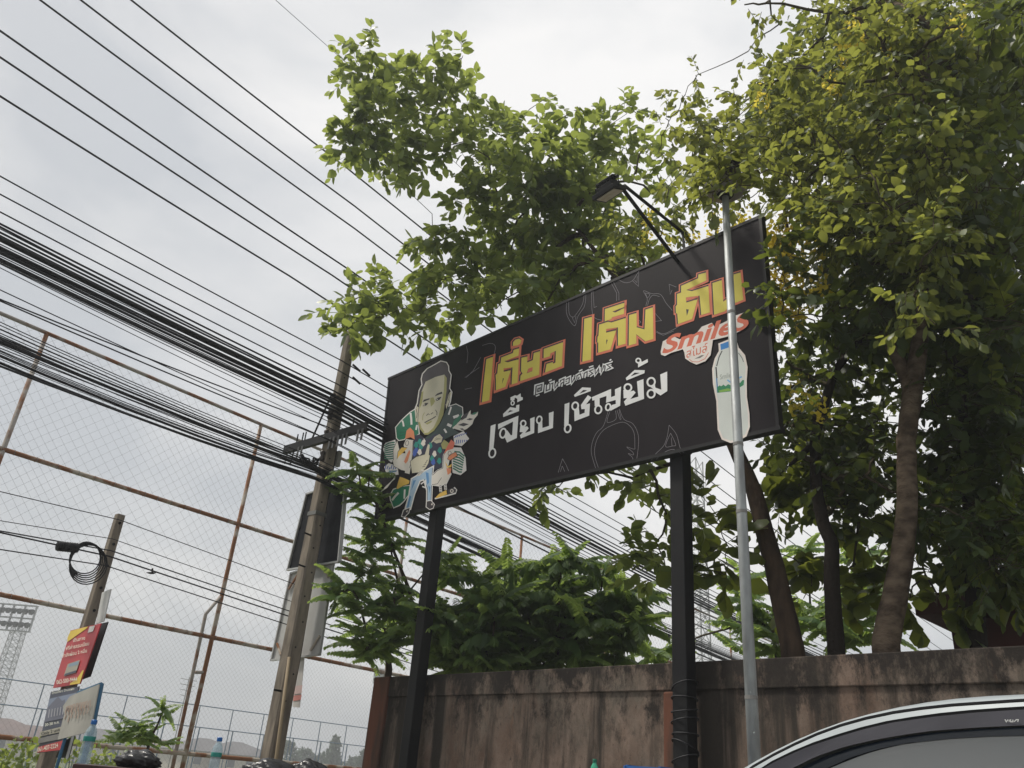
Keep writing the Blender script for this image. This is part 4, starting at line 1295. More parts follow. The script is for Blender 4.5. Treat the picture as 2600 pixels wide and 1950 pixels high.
# ------------------------------------------------------------------ banner frames lashed to the utility pole
UD = ub @ N2 + 0.17
cr = (690, 1200, 3.319)
o7, q7 = board_quad('banner_frame', [(300, 182), (632, 78), (573, 752), (140, 822)], UD, 0.006, mat('black_tarpaulin', (0.012, 0.013, 0.016), 0.6, 0.08, c2=(0.020, 0.021, 0.025), scale=5, bump=0.5, bscale=6),
                    'upper banner frame with black sheet behind the utility pole', 'banner', cr)
ALU = mat('alu_frame', (0.50, 0.50, 0.49), 0.4, 0.4, metal=0.3)
frame_strip(q7, o7, 0.024, ALU)
MB().box((q7[1] + q7[2]) / 2 - N2 * 0.02 - D2 * 0.02, (0.02, 0.05, np.linalg.norm(q7[1] - q7[2])), D2, N2, (q7[1] - q7[2]) / np.linalg.norm(q7[1] - q7[2])).build('side_strip', ALU, o7)
o8, q8 = board_quad('banner_frame', [(168, 850), (530, 742), (410, 1535), (4, 1582)], UD + 0.03, 0.006, mat('white_tarpaulin', (0.50, 0.50, 0.49), 0.6, 0.3, c2=(0.42, 0.41, 0.40), scale=2.0, bump=0.3, bscale=5),
                    'lower banner frame with blank white sheet behind the utility pole', 'banner', cr)
frame_strip(q8, o8, 0.022, ALU)
for i in range(4):
    c = q8[i]; n1 = q8[(i + 1) % 4] - c; n0 = q8[i - 1] - c
    n1 = n1 / np.linalg.norm(n1); n0 = n0 / np.linalg.norm(n0)
    MB().tube([c + n1 * 0.05 + n0 * 0.22 - N2 * 0.02, c + n1 * 0.20 + n0 * 0.06 - N2 * 0.02], 0.016, 5).build('corner_brace', RUST, o8)
o9, q9 = board_quad('poster', [(205, 1565), (275, 1555), (235, 1980), (175, 1975)], UD + 0.06, 0.005, ink('faded_paper', 182, 178, 174), 'faded narrow paper poster below the white banner frame', 'poster', cr)
a9 = Art(UD + 0.06, N2, 0.0008, 0.004).org(*cr)
a9.fill('print', ink('faded_red', 186, 120, 112), [(185, 1880), (252, 1870), (246, 1915), (180, 1925)])
a9.fill('print', ink('faded_pink', 196, 170, 166), [(190, 1800), (258, 1790), (252, 1860), (186, 1870)])
a9.build(o9)
st0, st1 = P(735, 1668, UH - 0.32), P(700, 1940, UH - 0.30)
dd = (st1 - st0); st2 = st0 + dd * ((0.0 - st0[2]) / dd[2])
o = MB().tube([st0, st1, st2], [0.020, 0.022, 0.022], 7).build('wooden_pole', mat('bamboo', (0.36, 0.28, 0.18), 0.7, 0.25, c2=(0.26, 0.20, 0.13), scale=4, stretch=(1, 1, 0.2)), loc=st2, smooth=True)
tagp(o, 'thin pale wooden stick leaning against the utility pole', 'stick')

# ------------------------------------------------------------------ trees and shrubs
def unit(v):
    v = np.asarray(v, float)
    return v / (np.linalg.norm(v, axis=-1, keepdims=True) + 1e-9)


T_OV = (np.array([(0, 0, 0), (0, .38, .02), (0, .74, -.01), (0, 1, -.08), (.24, .20, -.015), (.33, .48, -.04), (.20, .80, -.06), (-.24, .20, -.015), (-.33, .48, -.04), (-.20, .80, -.06)], float),
        np.array([(0, 4, 1), (4, 5, 1), (5, 2, 1), (5, 6, 2), (6, 3, 2), (0, 1, 7), (7, 1, 8), (8, 1, 2), (8, 2, 9), (9, 2, 3)]))
T_MID = (np.array([(0, 0, 0), (.30, .36, -.03), (.22, .74, -.05), (0, 1, -.08), (-.22, .74, -.05), (-.30, .36, -.03), (0, .55, .02)], float),
         np.array([(0, 1, 6), (1, 2, 6), (2, 3, 6), (3, 4, 6), (4, 5, 6), (5, 0, 6)]))
T_RND = (np.array([(0, 0, 0), (.22, .25, -.02), (.40, .62, -.05), (.24, .92, -.07), (0, 1, -.08), (-.24, .92, -.07), (-.40, .62, -.05), (-.22, .25, -.02), (0, .6, .03)], float),
         np.array([(0, 1, 8), (1, 2, 8), (2, 3, 8), (3, 4, 8), (4, 5, 8), (5, 6, 8), (6, 7, 8), (7, 0, 8)]))


def instance(T, pos, dirv, nrm, size):
    Y = unit(dirv)
    X = unit(np.cross(Y, nrm))
    Zv = np.cross(X, Y)
    t = T[0]
    m_ = len(pos)
    wid = rng.uniform(0.78, 1.15, m_)[:, None, None]          # every leaf has its own width, curl and fold
    curl = rng.uniform(0.1, 3.4, m_)[:, None, None]
    fold = rng.uniform(0.0, 0.5, m_)[:, None, None]
    tz = t[None, :, 2:3] * curl + np.abs(t[None, :, 0:1]) * fold
    V = pos[:, None, :] + size[:, None, None] * (t[None, :, 0:1] * wid * X[:, None, :] + t[None, :, 1:2] * Y[:, None, :] + tz * Zv[:, None, :])
    n = len(t)
    Fc = (T[1][None] + (np.arange(len(pos)) * n)[:, None, None]).reshape(-1, 3)
    return V.reshape(-1, 3), Fc


def tmesh(name, T, m):
    me = bpy.data.meshes.new(name)
    me.from_pydata(T[0].tolist(), [], [tuple(f) for f in T[1]])
    me.materials.append(m)
    me.polygons.foreach_set('use_smooth', [True] * len(me.polygons))
    me.update()
    return me


def place(me, name, parent, pos, dirv, nrm, size):
    off = OFF[parent.name]
    for i in range(len(pos)):
        Y = unit(dirv[i]); X = unit(np.cross(Y, nrm[i])); Zv = np.cross(X, Y)
        s = float(size[i]); p = pos[i] - off
        o = bpy.data.objects.new(name, me)
        o.parent = parent
        o.matrix_local = Matrix(((X[0] * s, Y[0] * s, Zv[0] * s, p[0]), (X[1] * s, Y[1] * s, Zv[1] * s, p[1]), (X[2] * s, Y[2] * s, Zv[2] * s, p[2]), (0, 0, 0, 1)))
        col.objects.link(o)


def in_poly(x, y, poly):
    c = False
    j = len(poly) - 1
    for i in range(len(poly)):
        xi, yi = poly[i]; xj, yj = poly[j]
        if (yi > y) != (yj > y) and x < (xj - xi) * (y - yi) / (yj - yi + 1e-9) + xi:
            c = not c
        j = i
    return c


def poly_clumps(poly, n, rpx, hd, holes=()):
    xs = [p[0] for p in poly]; ys = [p[1] for p in poly]
    out, tries = [], 0
    while len(out) < n and tries < n * 60:
        tries += 1
        x, y = rng.uniform(min(xs), max(xs)), rng.uniform(min(ys), max(ys))
        if not in_poly(x, y, poly): continue
        if any((x - h[0]) ** 2 + (y - h[1]) ** 2 < h[2] ** 2 for h in holes): continue
        if any((x - q[0]) ** 2 + (y - q[1]) ** 2 < (0.45 * rpx[0]) ** 2 for q in out[-60:]) and tries < n * 30: continue
        out.append((x, y, rng.uniform(*rpx), rng.uniform(*hd)))
    return out


def tree(name, label, group, base, trunk, tr_rad, bark, clumps, lm, T, lsize, dens, kl=7, slen=0.34, droop=0.25, n_obj=260, up=0.75, branch_r=0.03, extra=None, holes=(), trunk_name='trunk'):
    root = empty(name, base, label, 'tree', group)
    tk = [np.array(p, float) for p in trunk]
    # smooth trunk
    tt, rr = [], []
    for i in range(len(tk) - 1):
        for j in range(4):
            t = j / 4
            tt.append(tk[i] * (1 - t) + tk[i + 1] * t + rng.normal(0, 0.25, 3) * 0.04 * (0 if (i == 0 and j == 0) else 1) * tr_rad[i] * 4)
            rr.append(tr_rad[i] * (1 - t) + tr_rad[i + 1] * t)
    tt.append(tk[-1]); rr.append(tr_rad[-1])
    MB().tube(tt, rr, 12).build(trunk_name, bark, root, smooth=True)
    C = [(P(x, y, hd), r * np.linalg.norm(P(x, y, hd) - CAM) / FPX) for (x, y, r, hd) in clumps]
    nodes = [p for p in tt[len(tt) // 2:]]
    depth = [0] * len(nodes)
    order = sorted(range(len(C)), key=lambda i: min(np.linalg.norm(C[i][0] - q) for q in tt[len(tt) // 2:]))
    bm_ = MB()
    for i in order:
        c, r = C[i]
        d = [np.linalg.norm(c - q) * (1 + 0.12 * dp) for q, dp in zip(nodes, depth)]
        j = int(np.argmin(d))
        a = nodes[j]
        L = np.linalg.norm(c - a)
        r0 = max(0.006, branch_r * 0.72 ** depth[j]); r1 = max(0.004, r0 * 0.6)
        m1 = a * 0.66 + c * 0.34 + rng.normal(0, 0.07 * L, 3) + Z * 0.05 * L
        m2 = a * 0.33 + c * 0.67 + rng.normal(0, 0.06 * L, 3) + Z * 0.04 * L
        pth = [a, m1, m2, c]
        if depth[j] == 0 and L > 0.5:
            MB().tube(pth, [r0 * 1.3, r0 * 1.1, r0 * 0.85, r1], 7).build('limb', bark, root, smooth=True)
        else:
            bm_.tube(pth, [r0, r0 * 0.9, r0 * 0.75, r1], 5, cap=False)
        for q in (m2, c):
            nodes.append(q); depth.append(depth[j] + 1)
    pos, dr, nm, sz = [], [], [], []
    for (c, r) in C:
        ns = max(3, int(dens * (r / 0.3) ** 2))
        for _ in range(ns):
            v = unit(rng.normal(0, 1, 3))
            o = c + v * r * rng.uniform(0.1, 1.0) ** 0.6 * 0.85
            td = unit(v * 0.8 + np.array([0, 0, 0.15]) + rng.normal(0, 0.55, 3))
            L = slen * rng.uniform(0.6, 1.15)
            e = o + td * L - Z * droop * L * 0.5
            mid_ = (o + e) / 2 + Z * droop * L * 0.2
            bm_.tube([o, mid_, e], [0.0035, 0.003, 0.002], 3, cap=False)
            side = unit(np.cross(td, Z) + 1e-6)
            for k in range(kl):
                t = (k + 0.6) / kl
                p = (1 - t) ** 2 * o + 2 * t * (1 - t) * mid_ + t * t * e
                sg = 1 if k % 2 else -1
                ld = td * (0.45 + 0.5 * t) + side * sg * (0.95 - 0.6 * t) - Z * droop * rng.uniform(0.5, 2.2) + rng.normal(0, 0.22, 3)
                pos.append(p); dr.append(ld)
                nm.append(np.array([0, 0, up]) + rng.normal(0, 0.42, 3))
                sz.append(lsize * rng.choice([rng.uniform(0.45, 0.8), rng.uniform(0.75, 1.1), rng.uniform(0.95, 1.3)]))
    pos, dr, nm, sz = map(np.array, (pos, dr, nm, sz))
    # keep clear of gaps where the sky shows
    if len(bm_.v):
        tagp(bm_.build('branches', TWIG, root), kind='stuff')
    dist = np.linalg.norm(pos - CAM, axis=1)
    order = np.argsort(dist / sz)
    near, rest = order[:n_obj], order[n_obj:]
    for v in range(5):
        cv, fo, wi = ((0.6, 0.05, 1.0), (2.2, 0.15, 0.9), (3.2, 0.3, 0.85), (1.2, 0.45, 1.1), (1.6, 0.0, 1.0))[v]
        tv = T[0] * np.array([wi, 1, cv]); tv[:, 2] += np.abs(tv[:, 0]) * fo
        me = tmesh('leaf', (tv, T[1]), lm)
        sel = near[v::5]
        place(me, 'leaf', root, pos[sel], dr[sel], nm[sel], sz[sel])
    V, Fc = instance(T, pos[rest], dr[rest], nm[rest], sz[rest])
    tagp(np_obj('crown', V, Fc, lm, root), kind='stuff')
    return root, C


K = 1.1754
# --- ovate-leaved tree whose branches hang over the signboard
cl = []
for (x, y, r) in ((790, 112, 34), (770, 180, 44), (850, 175, 48), (930, 150, 40), (955, 118, 20), (800, 262, 62), (890, 250, 58), (960, 225, 48), (1005, 190, 30), (745, 250, 28),
                  (775, 325, 46), (845, 345, 52), (915, 335, 44), (865, 392, 24), (1075, 290, 56), (1005, 305, 50), (1150, 300, 50), (1060, 375, 60), (1130, 385, 66),
                  (1200, 365, 66), (1260, 345, 56), (1300, 290, 44), (1355, 245, 28), (1340, 330, 34), (1175, 215, 18), (1230, 245, 26), (1010, 430, 38), (1000, 505, 46), (1100, 470, 66), (1190, 460, 72),
                  (1260, 430, 56), (1100, 550, 66), (1180, 550, 72), (1260, 530, 58), (935, 510, 34), (925, 560, 40), (965, 600, 50), (1040, 610, 60), (1120, 630, 56), (1200, 620, 56),
                  (1280, 585, 40), (1340, 560, 24), (850, 632, 46), (785, 640, 46), (735, 665, 26), (745, 705, 26), (830, 685, 46), (900, 675, 50), (975, 690, 42), (1040, 672, 40), (715, 725, 14),
                  (775, 722, 18), (1390, 320, 24), (1150, 680, 40), (1240, 640, 40), (1320, 600, 26), (1360, 500, 20), (1400, 470, 16), (1440, 430, 18), (930, 735, 16), (1000, 120, 12), (1300, 470, 46), (1330, 560, 40), (1380, 540, 30), (1300, 400, 40), (1390, 400, 22), (1420, 380, 18), (1440, 340, 20), (1390, 580, 24), (1240, 580, 50)):
    hd = 9.6 + rng.uniform(-0.7, 0.7)
    if x < 850 and y > 560: hd = 9.5 + rng.uniform(-0.3, 0.25)
    cl.append((x * K, y * K, r * K * 0.92, hd))
# sprays of the same tree seen below the board
for (x, y, r, hd) in ((1375, 1245, 30, 9.8), (1420, 1235, 26, 9.7), (1500, 1205, 20, 9.4), (1610, 1215, 30, 9.0), (1650, 1195, 36, 8.9), (1670, 1250, 36, 8.4), (1690, 1330, 30, 8.4),
                      (1660, 1390, 40, 8.6), (1590, 1400, 36, 8.6), (1640, 1450, 36, 8.5), (1690, 1440, 34, 8.3)):
    cl.append((x, y, r, hd))
tb = P(2015, 1650, 8.0); tb[2] = 0
trunk = [tb, P(2015, 1650, 8.0), P(1965, 1440, 8.15), P(1915, 1250, 8.4), P(1840, 1080, 8.7), P(1700, 880, 9.1), P(1560, 700, 9.4), P(1450, 560, 9.6)]
tree('ovate_leaf_tree', 'bright green tree with large oval leaves reaching over the top of the signboard', None, tb, trunk, [0.13, 0.105, 0.095, 0.085, 0.07, 0.055, 0.04, 0.02], BARK, cl,
     LEAF_A, T_OV, 0.168, 19, kl=7, slen=0.36, droop=0.30, n_obj=300, up=0.6, branch_r=0.032)

# --- golden shower tree, yellow-green crown at the upper right
cl = []
cl += poly_clumps([(1730, 330), (1800, 250), (1960, 160), (2060, 60), (2140, 0), (2460, 0), (2440, 560), (2300, 540), (2050, 520), (1800, 480), (1720, 430)], 120, (34, 62), (5.9, 8.4), [(2350, 110, 60), (1990, 250, 26), (1985, 545, 50), (1930, 500, 75)])
cl += poly_clumps([(1850, 470), (2080, 500), (2380, 520), (2400, 660), (2200, 640), (2080, 560), (1850, 520)], 40, (34, 56), (5.7, 7.6), [(1985, 600, 75), (1925, 520, 85)])
cl += [(1720, 285, 22, 7.4), (1740, 240, 16, 7.4), (1900, 130, 24, 7.6), (1690, 330, 24, 7.4), (1980, 60, 20, 7.4), (1890, 12, 24, 6.6), (1945, 8, 24, 6.6), (1770, 190, 14, 7.4), (1690, 300, 18, 7.4), (1670, 390, 18, 7.6)]
# leaves that hide the upper trunk
cl += [(2345 + rng.uniform(-40, 40), 60 + 45 * k, 46, 6.2 + rng.uniform(-0.3, 0.3)) for k in range(18)]
# leaves in front of the lamp head
cl += [(1800, 415, 24, 5.3), (1860, 412, 24, 5.25), (1830, 455, 22, 5.25), (1875, 470, 18, 5.25), (1790, 440, 26, 5.35), (1850, 445, 26, 5.3), (1905, 440, 26, 5.3), (1780, 500, 14, 5.3), (1815, 485, 14, 5.32), (1905, 470, 14, 5.3), (1950, 430, 24, 5.5), (1960, 470, 30, 8.6), (1910, 500, 24, 8.4), (1870, 520, 22, 8.4)]
cl += [(1560 + 24 * k, 560 + 14 * (k % 3), 16, 7.9) for k in range(8)] + [(1640, 640, 22, 7.9), (1700, 470, 20, 7.8), (1760, 500, 22, 7.8), (1600, 640, 20, 8.2), (1560, 700, 20, 8.2)]
tb = P(2248, 1648, 7.5); tb[2] = 0
trunk = [tb, P(2248, 1648, 7.5), P(2262, 1560, 7.5), P(2290, 1420, 7.45), P(2305, 1270, 7.4), P(2300, 1120, 7.4), P(2318, 1000, 7.35), P(2335, 850, 7.2), P(2345, 600, 7.0), P(2350, 300, 6.8), P(2350, 60, 6.7)]
gold, _ = tree('golden_shower_tree', 'pale-trunked tree with yellow flower clusters and yellow-green crown at the upper right', None, tb, trunk,
               [0.135, 0.110, 0.105, 0.092, 0.084, 0.08, 0.085, 0.07, 0.055, 0.045, 0.03], BARK_P, cl, LEAF_B, T_MID, 0.105, 17, kl=8, slen=0.30, droop=0.45, n_obj=300, up=0.5, branch_r=0.035)
MB().tube([P(2318, 1000, 7.35), P(2290, 930, 7.3), P(2262, 880, 7.25), P(2240, 840, 7.2)], [0.07, 0.06, 0.05, 0.03], 10).build('limb', BARK_P, gold, smooth=True)
MB().tube([P(1985, 715, 7.6), P(2010, 640, 7.6), P(1995, 560, 7.6), P(1985, 470, 7.5)], [0.03, 0.026, 0.02, 0.014], 8).build('limb', BARK, gold, smooth=True)
MB().tube([P(2010, 640, 7.6), P(1960, 638, 7.6), P(1915, 655, 7.6)], [0.014, 0.012, 0.008], 6).build('limb', BARK, gold, smooth=True)


def raceme_mesh(seed):
    g = np.random.default_rng(seed)
    n = 46
    t = g.uniform(0, 1, n) ** 0.8
    rad = 0.06 * (1 - 0.55 * t) + 0.01
    a = g.uniform(0, 6.28, n)
    pos = np.stack([rad * np.cos(a), rad * np.sin(a), -t * 0.34], 1)
    d = g.normal(0, 1, (n, 3)); nm = g.normal(0, 1, (n, 3))
    V, Fc = instance(T_RND, pos, d, nm, g.uniform(0.028, 0.05, n))
    me = bpy.data.meshes.new('flower_cluster')
    me.from_pydata(V.tolist(), [], Fc.tolist())
    me.materials.append(PETAL)
    me.update()
    return me


RM = [raceme_mesh(i) for i in range(4)]
fl = [(1960, 590), (1985, 610), (2005, 590), (1975, 650), (1990, 690), (1960, 700), (1955, 560), (1975, 575), (2025, 640), (2020, 680), (1950, 665), (1975, 720), (1945, 730), (2035, 720), (1990, 770), (2045, 640), (2055, 690), (2010, 555), (2040, 570), (2060, 590), (1945, 640), (2015, 760), (2000, 740), (2030, 790), (2010, 800), (1960, 750),
      (1820, 545), (1800, 560), (1860, 555), (1885, 545), (1905, 560), (2040, 960), (2060, 1000), (2150, 60), (2240, 70), (2300, 90), (1640, 540), (1660, 570),
      (2090, 200), (2420, 30), (2140, 100), (1950, 230), (1790, 600), (1750, 590), (1690, 600), (1930, 690), (1950, 800), (2005, 690), (1985, 560), (1945, 575), (2200, 90)]
for i, (x, y) in enumerate(fl):
    o = bpy.data.objects.new('flower_cluster', RM[i % 4])
    o.parent = gold
    o.location = tuple(P(x + rng.uniform(-8, 8), y - 14, 6.6 if y < 300 else (8.0 if x < 1940 else 7.1)) - OFF[gold.name])
    o.rotation_euler = (rng.uniform(-.3, .3), rng.uniform(-.3, .3), rng.uniform(0, 6))
    o.scale = (rng.uniform(0.9, 1.35),) * 3
    col.objects.link(o)
    o['kind'] = 'stuff'

# --- dark broad-leaved tree that fills the right-hand side
cl = []
cl += poly_clumps([(1990, 640), (2300, 600), (2620, 560), (2620, 1000), (2420, 980), (2330, 860), (2150, 900), (2020, 860), (1960, 760)], 84, (38, 66), (6.6, 8.6), [(2140, 740, 20), (2300, 720, 26), (2560, 430, 30), (1985, 640, 85), (1990, 740, 75), (1985, 800, 50)])
cl += poly_clumps([(2360, 960), (2620, 900), (2620, 1480), (2500, 1500), (2400, 1420), (2350, 1240)], 72, (36, 64), (7.3, 9.0), [(2520, 1200, 16)])
cl += poly_clumps([(1985, 900), (2100, 870), (2180, 980), (2250, 1040), (2250, 1200), (2100, 1240), (1990, 1180), (1960, 1060)], 44, (26, 44), (7.4, 9.6), [(2190, 920, 26), (2110, 1120, 16), (2130, 1010, 16)])
cl += poly_clumps([(1960, 860), (2060, 830), (2360, 900), (2360, 1300), (2180, 1330), (1960, 1240)], 34, (24, 40), (8.4, 10.2), [(2190, 930, 26), (2110, 1120, 18), (2150, 1230, 20)])
cl += [(1975, 640 + 24 * k, 20, 6.6) for k in range(3)] + [(1985, 735, 12, 6.3), (1990, 770, 24, 6.4), (1995, 830, 12, 6.4), (1990, 810, 26, 6.6), (1990, 700, 20, 6.6)]
cl += poly_clumps([(2060, 120), (2200, 20), (2620, -20), (2620, 640), (2300, 640), (2020, 500), (1900, 420), (1960, 260)], 84, (42, 70), (8.6, 10.8), [(2330, 60, 46), (2180, 60, 30)])
cl += poly_clumps([(2330, 60), (2620, 0), (2620, 640), (2360, 640), (2290, 420)], 46, (38, 62), (6.3, 8.2), [(2350, 90, 40), (2560, 440, 24)])
cl += poly_clumps([(2120, 640), (2620, 600), (2620, 1000), (2360, 960), (2200, 820)], 40, (40, 66), (8.8, 10.6), [(2300, 720, 24)])
cl += poly_clumps([(1960, 1080), (2100, 1060), (2300, 1180), (2330, 1420), (2240, 1460), (2120, 1330), (1960, 1300)], 26, (26, 42), (8.2, 9.6), [(2150, 1250, 16)])
cl += poly_clumps([(2400, 980), (2620, 950), (2620, 1520), (2440, 1500)], 30, (40, 66), (9.0, 9.5))
tb = P(2122, 1648, 7.9); tb[2] = 0
trunk = [tb, P(2122, 1648, 7.9), P(2112, 1480, 7.9), P(2112, 1380, 7.9), P(2090, 1330, 7.9), P(2072, 1240, 7.85), P(2070, 1100, 7.8), P(2120, 940, 7.7), P(2220, 820, 7.6), P(2330, 760, 7.5)]
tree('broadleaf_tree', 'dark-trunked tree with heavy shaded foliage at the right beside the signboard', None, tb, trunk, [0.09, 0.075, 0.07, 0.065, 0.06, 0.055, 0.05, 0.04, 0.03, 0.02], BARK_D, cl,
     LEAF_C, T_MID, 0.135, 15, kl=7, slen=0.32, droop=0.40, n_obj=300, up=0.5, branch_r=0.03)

# --- tropical almond: big round leaves low at the right
cl = []
cl += [(2020, 1420, 30, 8.6), (2060, 1460, 34, 8.5), (2040, 1520, 26, 8.5), (2150, 1450, 34, 8.8), (2190, 1480, 34, 8.8), (2130, 1490, 24, 8.8), (2200, 1540, 26, 8.8), (2340, 1380, 36, 8.4), (2350, 1460, 36, 8.4), (2380, 1540, 30, 8.4),
       (2310, 1520, 26, 8.6), (2420, 1340, 40, 8.2), (2180, 1330, 40, 8.6), (2140, 1290, 36, 8.6), (2230, 1250, 30, 8.8), (1800, 1280, 34, 8.3), (1780, 1340, 30, 8.3), (1830, 1330, 34, 8.3), (1790, 1400, 30, 8.2), (1850, 1390, 30, 8.2),
       (1800, 1450, 26, 8.2), (1840, 1460, 24, 8.2), (1960, 1300, 26, 8.7), (2020, 1240, 34, 8.7), (2060, 1190, 34, 8.7), (1980, 1200, 30, 8.6), (2440, 760, 36, 7.2), (2500, 740, 40, 7.2), (2470, 830, 40, 7.3), (2540, 800, 36, 7.2), (2380, 820, 34, 7.4),
       (2420, 900, 40, 7.5), (2550, 1380, 46, 8.0), (2570, 1300, 46, 8.0), (2540, 1460, 40, 8.0), (2480, 1400, 40, 8.0)]
tb = P(2480, 1640, 8.3); tb[2] = 0
trunk = [tb, P(2480, 1640, 8.3), P(2470, 1400, 8.3), P(2450, 1150, 8.2), P(2440, 950, 7.8)]
tree('almond_tree', 'tree with large round leaves lit yellow-green behind the wall at the right', None, tb, trunk, [0.10, 0.085, 0.07, 0.05, 0.03], BARK_D, cl,
     LEAF_F, T_RND, 0.215, 7, kl=7, slen=0.26, droop=0.15, n_obj=300, up=0.6, branch_r=0.028)


# --- shrubs with long pinnate leaves
def frond_template(seed, droop):
    g = np.random.default_rng(seed)
    V, Fc = [], []
    n = 11

    def rz(t): return 0.16 * t - droop * t * t
    for j in range(6):
        t = j / 5
        w = 0.010 * (1 - 0.7 * t)
        V += [(w, t, rz(t)), (-w, t, rz(t))]
    for j in range(5):
        o = 2 * j
        Fc += [(o, o + 1, o + 3), (o, o + 3, o + 2)]
    for k in range(n):
        t = 0.10 + 0.88 * k / (n - 1)
        L = 0.24 * (0.55 + 0.45 * math.sin(math.pi * min(1, 0.25 + t * 0.8)))
        for sg in (1, -1):
            b = np.array([0, t, rz(t)])
            d = unit(np.array([sg * 0.66, 0.30 + 0.3 * t, -0.62 + g.uniform(-0.2, 0.2)]))
            nm = unit(np.array([sg * 0.25, 0.0, 1.0]) + g.normal(0, 0.12, 3))
            X = unit(np.cross(d, nm)); Zv = np.cross(X, d)
            o = len(V)
            for (x, y, z) in ((0, 0, 0), (.32, .35, -.02), (.27, .75, -.06), (0, 1, -.12), (-.27, .75, -.06), (-.32, .35, -.02)):
                V.append(tuple(b + L * (x * X + y * d + z * Zv)))
            Fc += [(o, o + 1, o + 5), (o + 1, o + 4, o + 5), (o + 1, o + 2, o + 4), (o + 2, o + 3, o + 4)]
    return np.array(V), np.array(Fc)


FT = [frond_template(i, d) for i, d in enumerate((0.15, 0.28, 0.40, 0.52))]
FM = [tmesh('frond', T, LEAF_D) for T in FT]


def shrub(name, label, base, shoots, size, nf, n_obj=290, stem_r=0.03, stems=(), fmesh=None, mats_=None, upness=0.25, cat='shrub', group=None):
    root = empty(name, base, label, cat, group)
    FMs = fmesh or FM
    pos, dr, nm, sz = [], [], [], []
    sm = MB()
    base = np.array(base, float)
    nodes = [base + Z * 0.9]
    for st in stems:
        MB().tube(st[0], st[1], 8).build('stem', BARK, root, smooth=True)
        nodes += list(st[0][1:])
    tips = [P(*s[:3]) for s in shoots]
    for i in sorted(range(len(tips)), key=lambda i: min(np.linalg.norm(tips[i] - q) for q in nodes)):
        c = tips[i]
        a = nodes[int(np.argmin([np.linalg.norm(c - q) for q in nodes]))]
        L = np.linalg.norm(c - a)
        m1 = (a + c) / 2 + rng.normal(0, 0.08 * L, 3)
        sm.tube([a, m1, c], [stem_r * 0.6, stem_r * 0.45, stem_r * 0.28], 5, cap=False)
        nodes += [m1, c]
        k = nf if len(shoots[i]) < 4 else shoots[i][3]
        a0 = rng.uniform(0, 6.28)
        for j in range(k):
            az = a0 + 2.4 * j + rng.uniform(-0.3, 0.3)
            el = rng.uniform(-0.45, 0.6) + upness * (j / k)
            d = np.array([math.cos(az) * math.cos(el), math.sin(az) * math.cos(el), math.sin(el)])
            pos.append(c - Z * 0.03 * j / k * 3 * 0.5); dr.append(d)
            nm.append(np.array([0, 0, 1.0]) + rng.normal(0, 0.15, 3)); sz.append(size * rng.uniform(0.7, 1.15))
    pos, dr, nm, sz = map(np.array, (pos, dr, nm, sz))
    tagp(sm.build('stems', TWIG, root), kind='stuff')
    order = np.argsort(np.linalg.norm(pos - CAM, axis=1) / sz)
    var = rng.integers(0, 4, len(pos))
    for v in range(4):
        sel = np.array([i for i in order[:n_obj] if var[i] == v])
        if len(sel): place(FMs[v], 'frond', root, pos[sel], dr[sel], nm[sel], sz[sel])
    rest = order[n_obj:]
    if len(rest):
        VV, FF, o = [], [], 0
        for v in range(4):
            sel = np.array([i for i in rest if var[i] == v])
            if not len(sel): continue
            a, b = instance(FT[v], pos[sel], dr[sel], nm[sel], sz[sel])
            VV.append(a); FF.append(b + o); o += len(a)
        tagp(np_obj('inner_fronds', np.concatenate(VV), np.concatenate(FF), FMs[0].materials[0], root), kind='stuff')
    return root


big = [(x, y, hd) for (x, y, r, hd) in poly_clumps([(1120, 1540), (1190, 1500), (1280, 1475), (1420, 1450), (1500, 1470), (1580, 1500), (1620, 1550), (1620, 1600), (1560, 1680), (1420, 1700), (1250, 1700), (1100, 1710), (1075, 1600)],
                                                   84, (40, 46), (9.9, 11.3))]
big += [(1140, 1460, 10.4), (1290, 1440, 10.4), (1360, 1425, 10.6), (1420, 1425, 10.4), (1470, 1420, 10.4), (1530, 1460, 10.5), (1590, 1500, 10.4), (1220, 1465, 10.3)]
sbb = P(1340, 1700, 10.7); sbb[2] = 0
shrub('pinnate_shrub', 'large dense shrub of feathery leaves between the two signboard posts', sbb, big, 0.50, 9, 300, stems=[([sbb, P(1340, 1720, 10.7), P(1320, 1620, 10.7)], [0.05, 0.04, 0.02]), ([sbb + D1 * 0.3, P(1420, 1650, 10.8), P(1440, 1560, 10.8)], [0.04, 0.03, 0.02])])
lft = [(x, y, hd) for (x, y, r, hd) in poly_clumps([(850, 1520), (900, 1480), (960, 1470), (1040, 1500), (1050, 1620), (1000, 1660), (930, 1660), (880, 1600)], 15, (36, 44), (10.3, 11.2))]
lft += [(880, 1480, 10.3), (860, 1510, 10.2), (930, 1450, 10.5), (1010, 1480, 10.8)]
lb2 = P(985, 1690, 11.2); lb2[2] = 0
shrub('pinnate_shrub', 'round feathery shrub left of the farther signboard post', lb2, lft, 0.42, 9, 200, stems=[([lb2, P(988, 1700, 11.2), P(980, 1600, 11.2)], [0.05, 0.045, 0.03])])
upp = [(905, 1190, 10.2), (915, 1230, 10.3), (950, 1260, 10.4), (960, 1340, 10.6), (930, 1370, 10.6), (1000, 1370, 10.7), (955, 1400, 10.7), (1000, 1300, 10.9), (970, 1320, 10.7), (1120, 1420, 10.9), (1135, 1400, 10.8), (1150, 1440, 10.8), (925, 1400, 10.6), (940, 1200, 10.4), (890, 1250, 10.4)]
lb3 = P(1050, 1700, 11.0); lb3[2] = 0
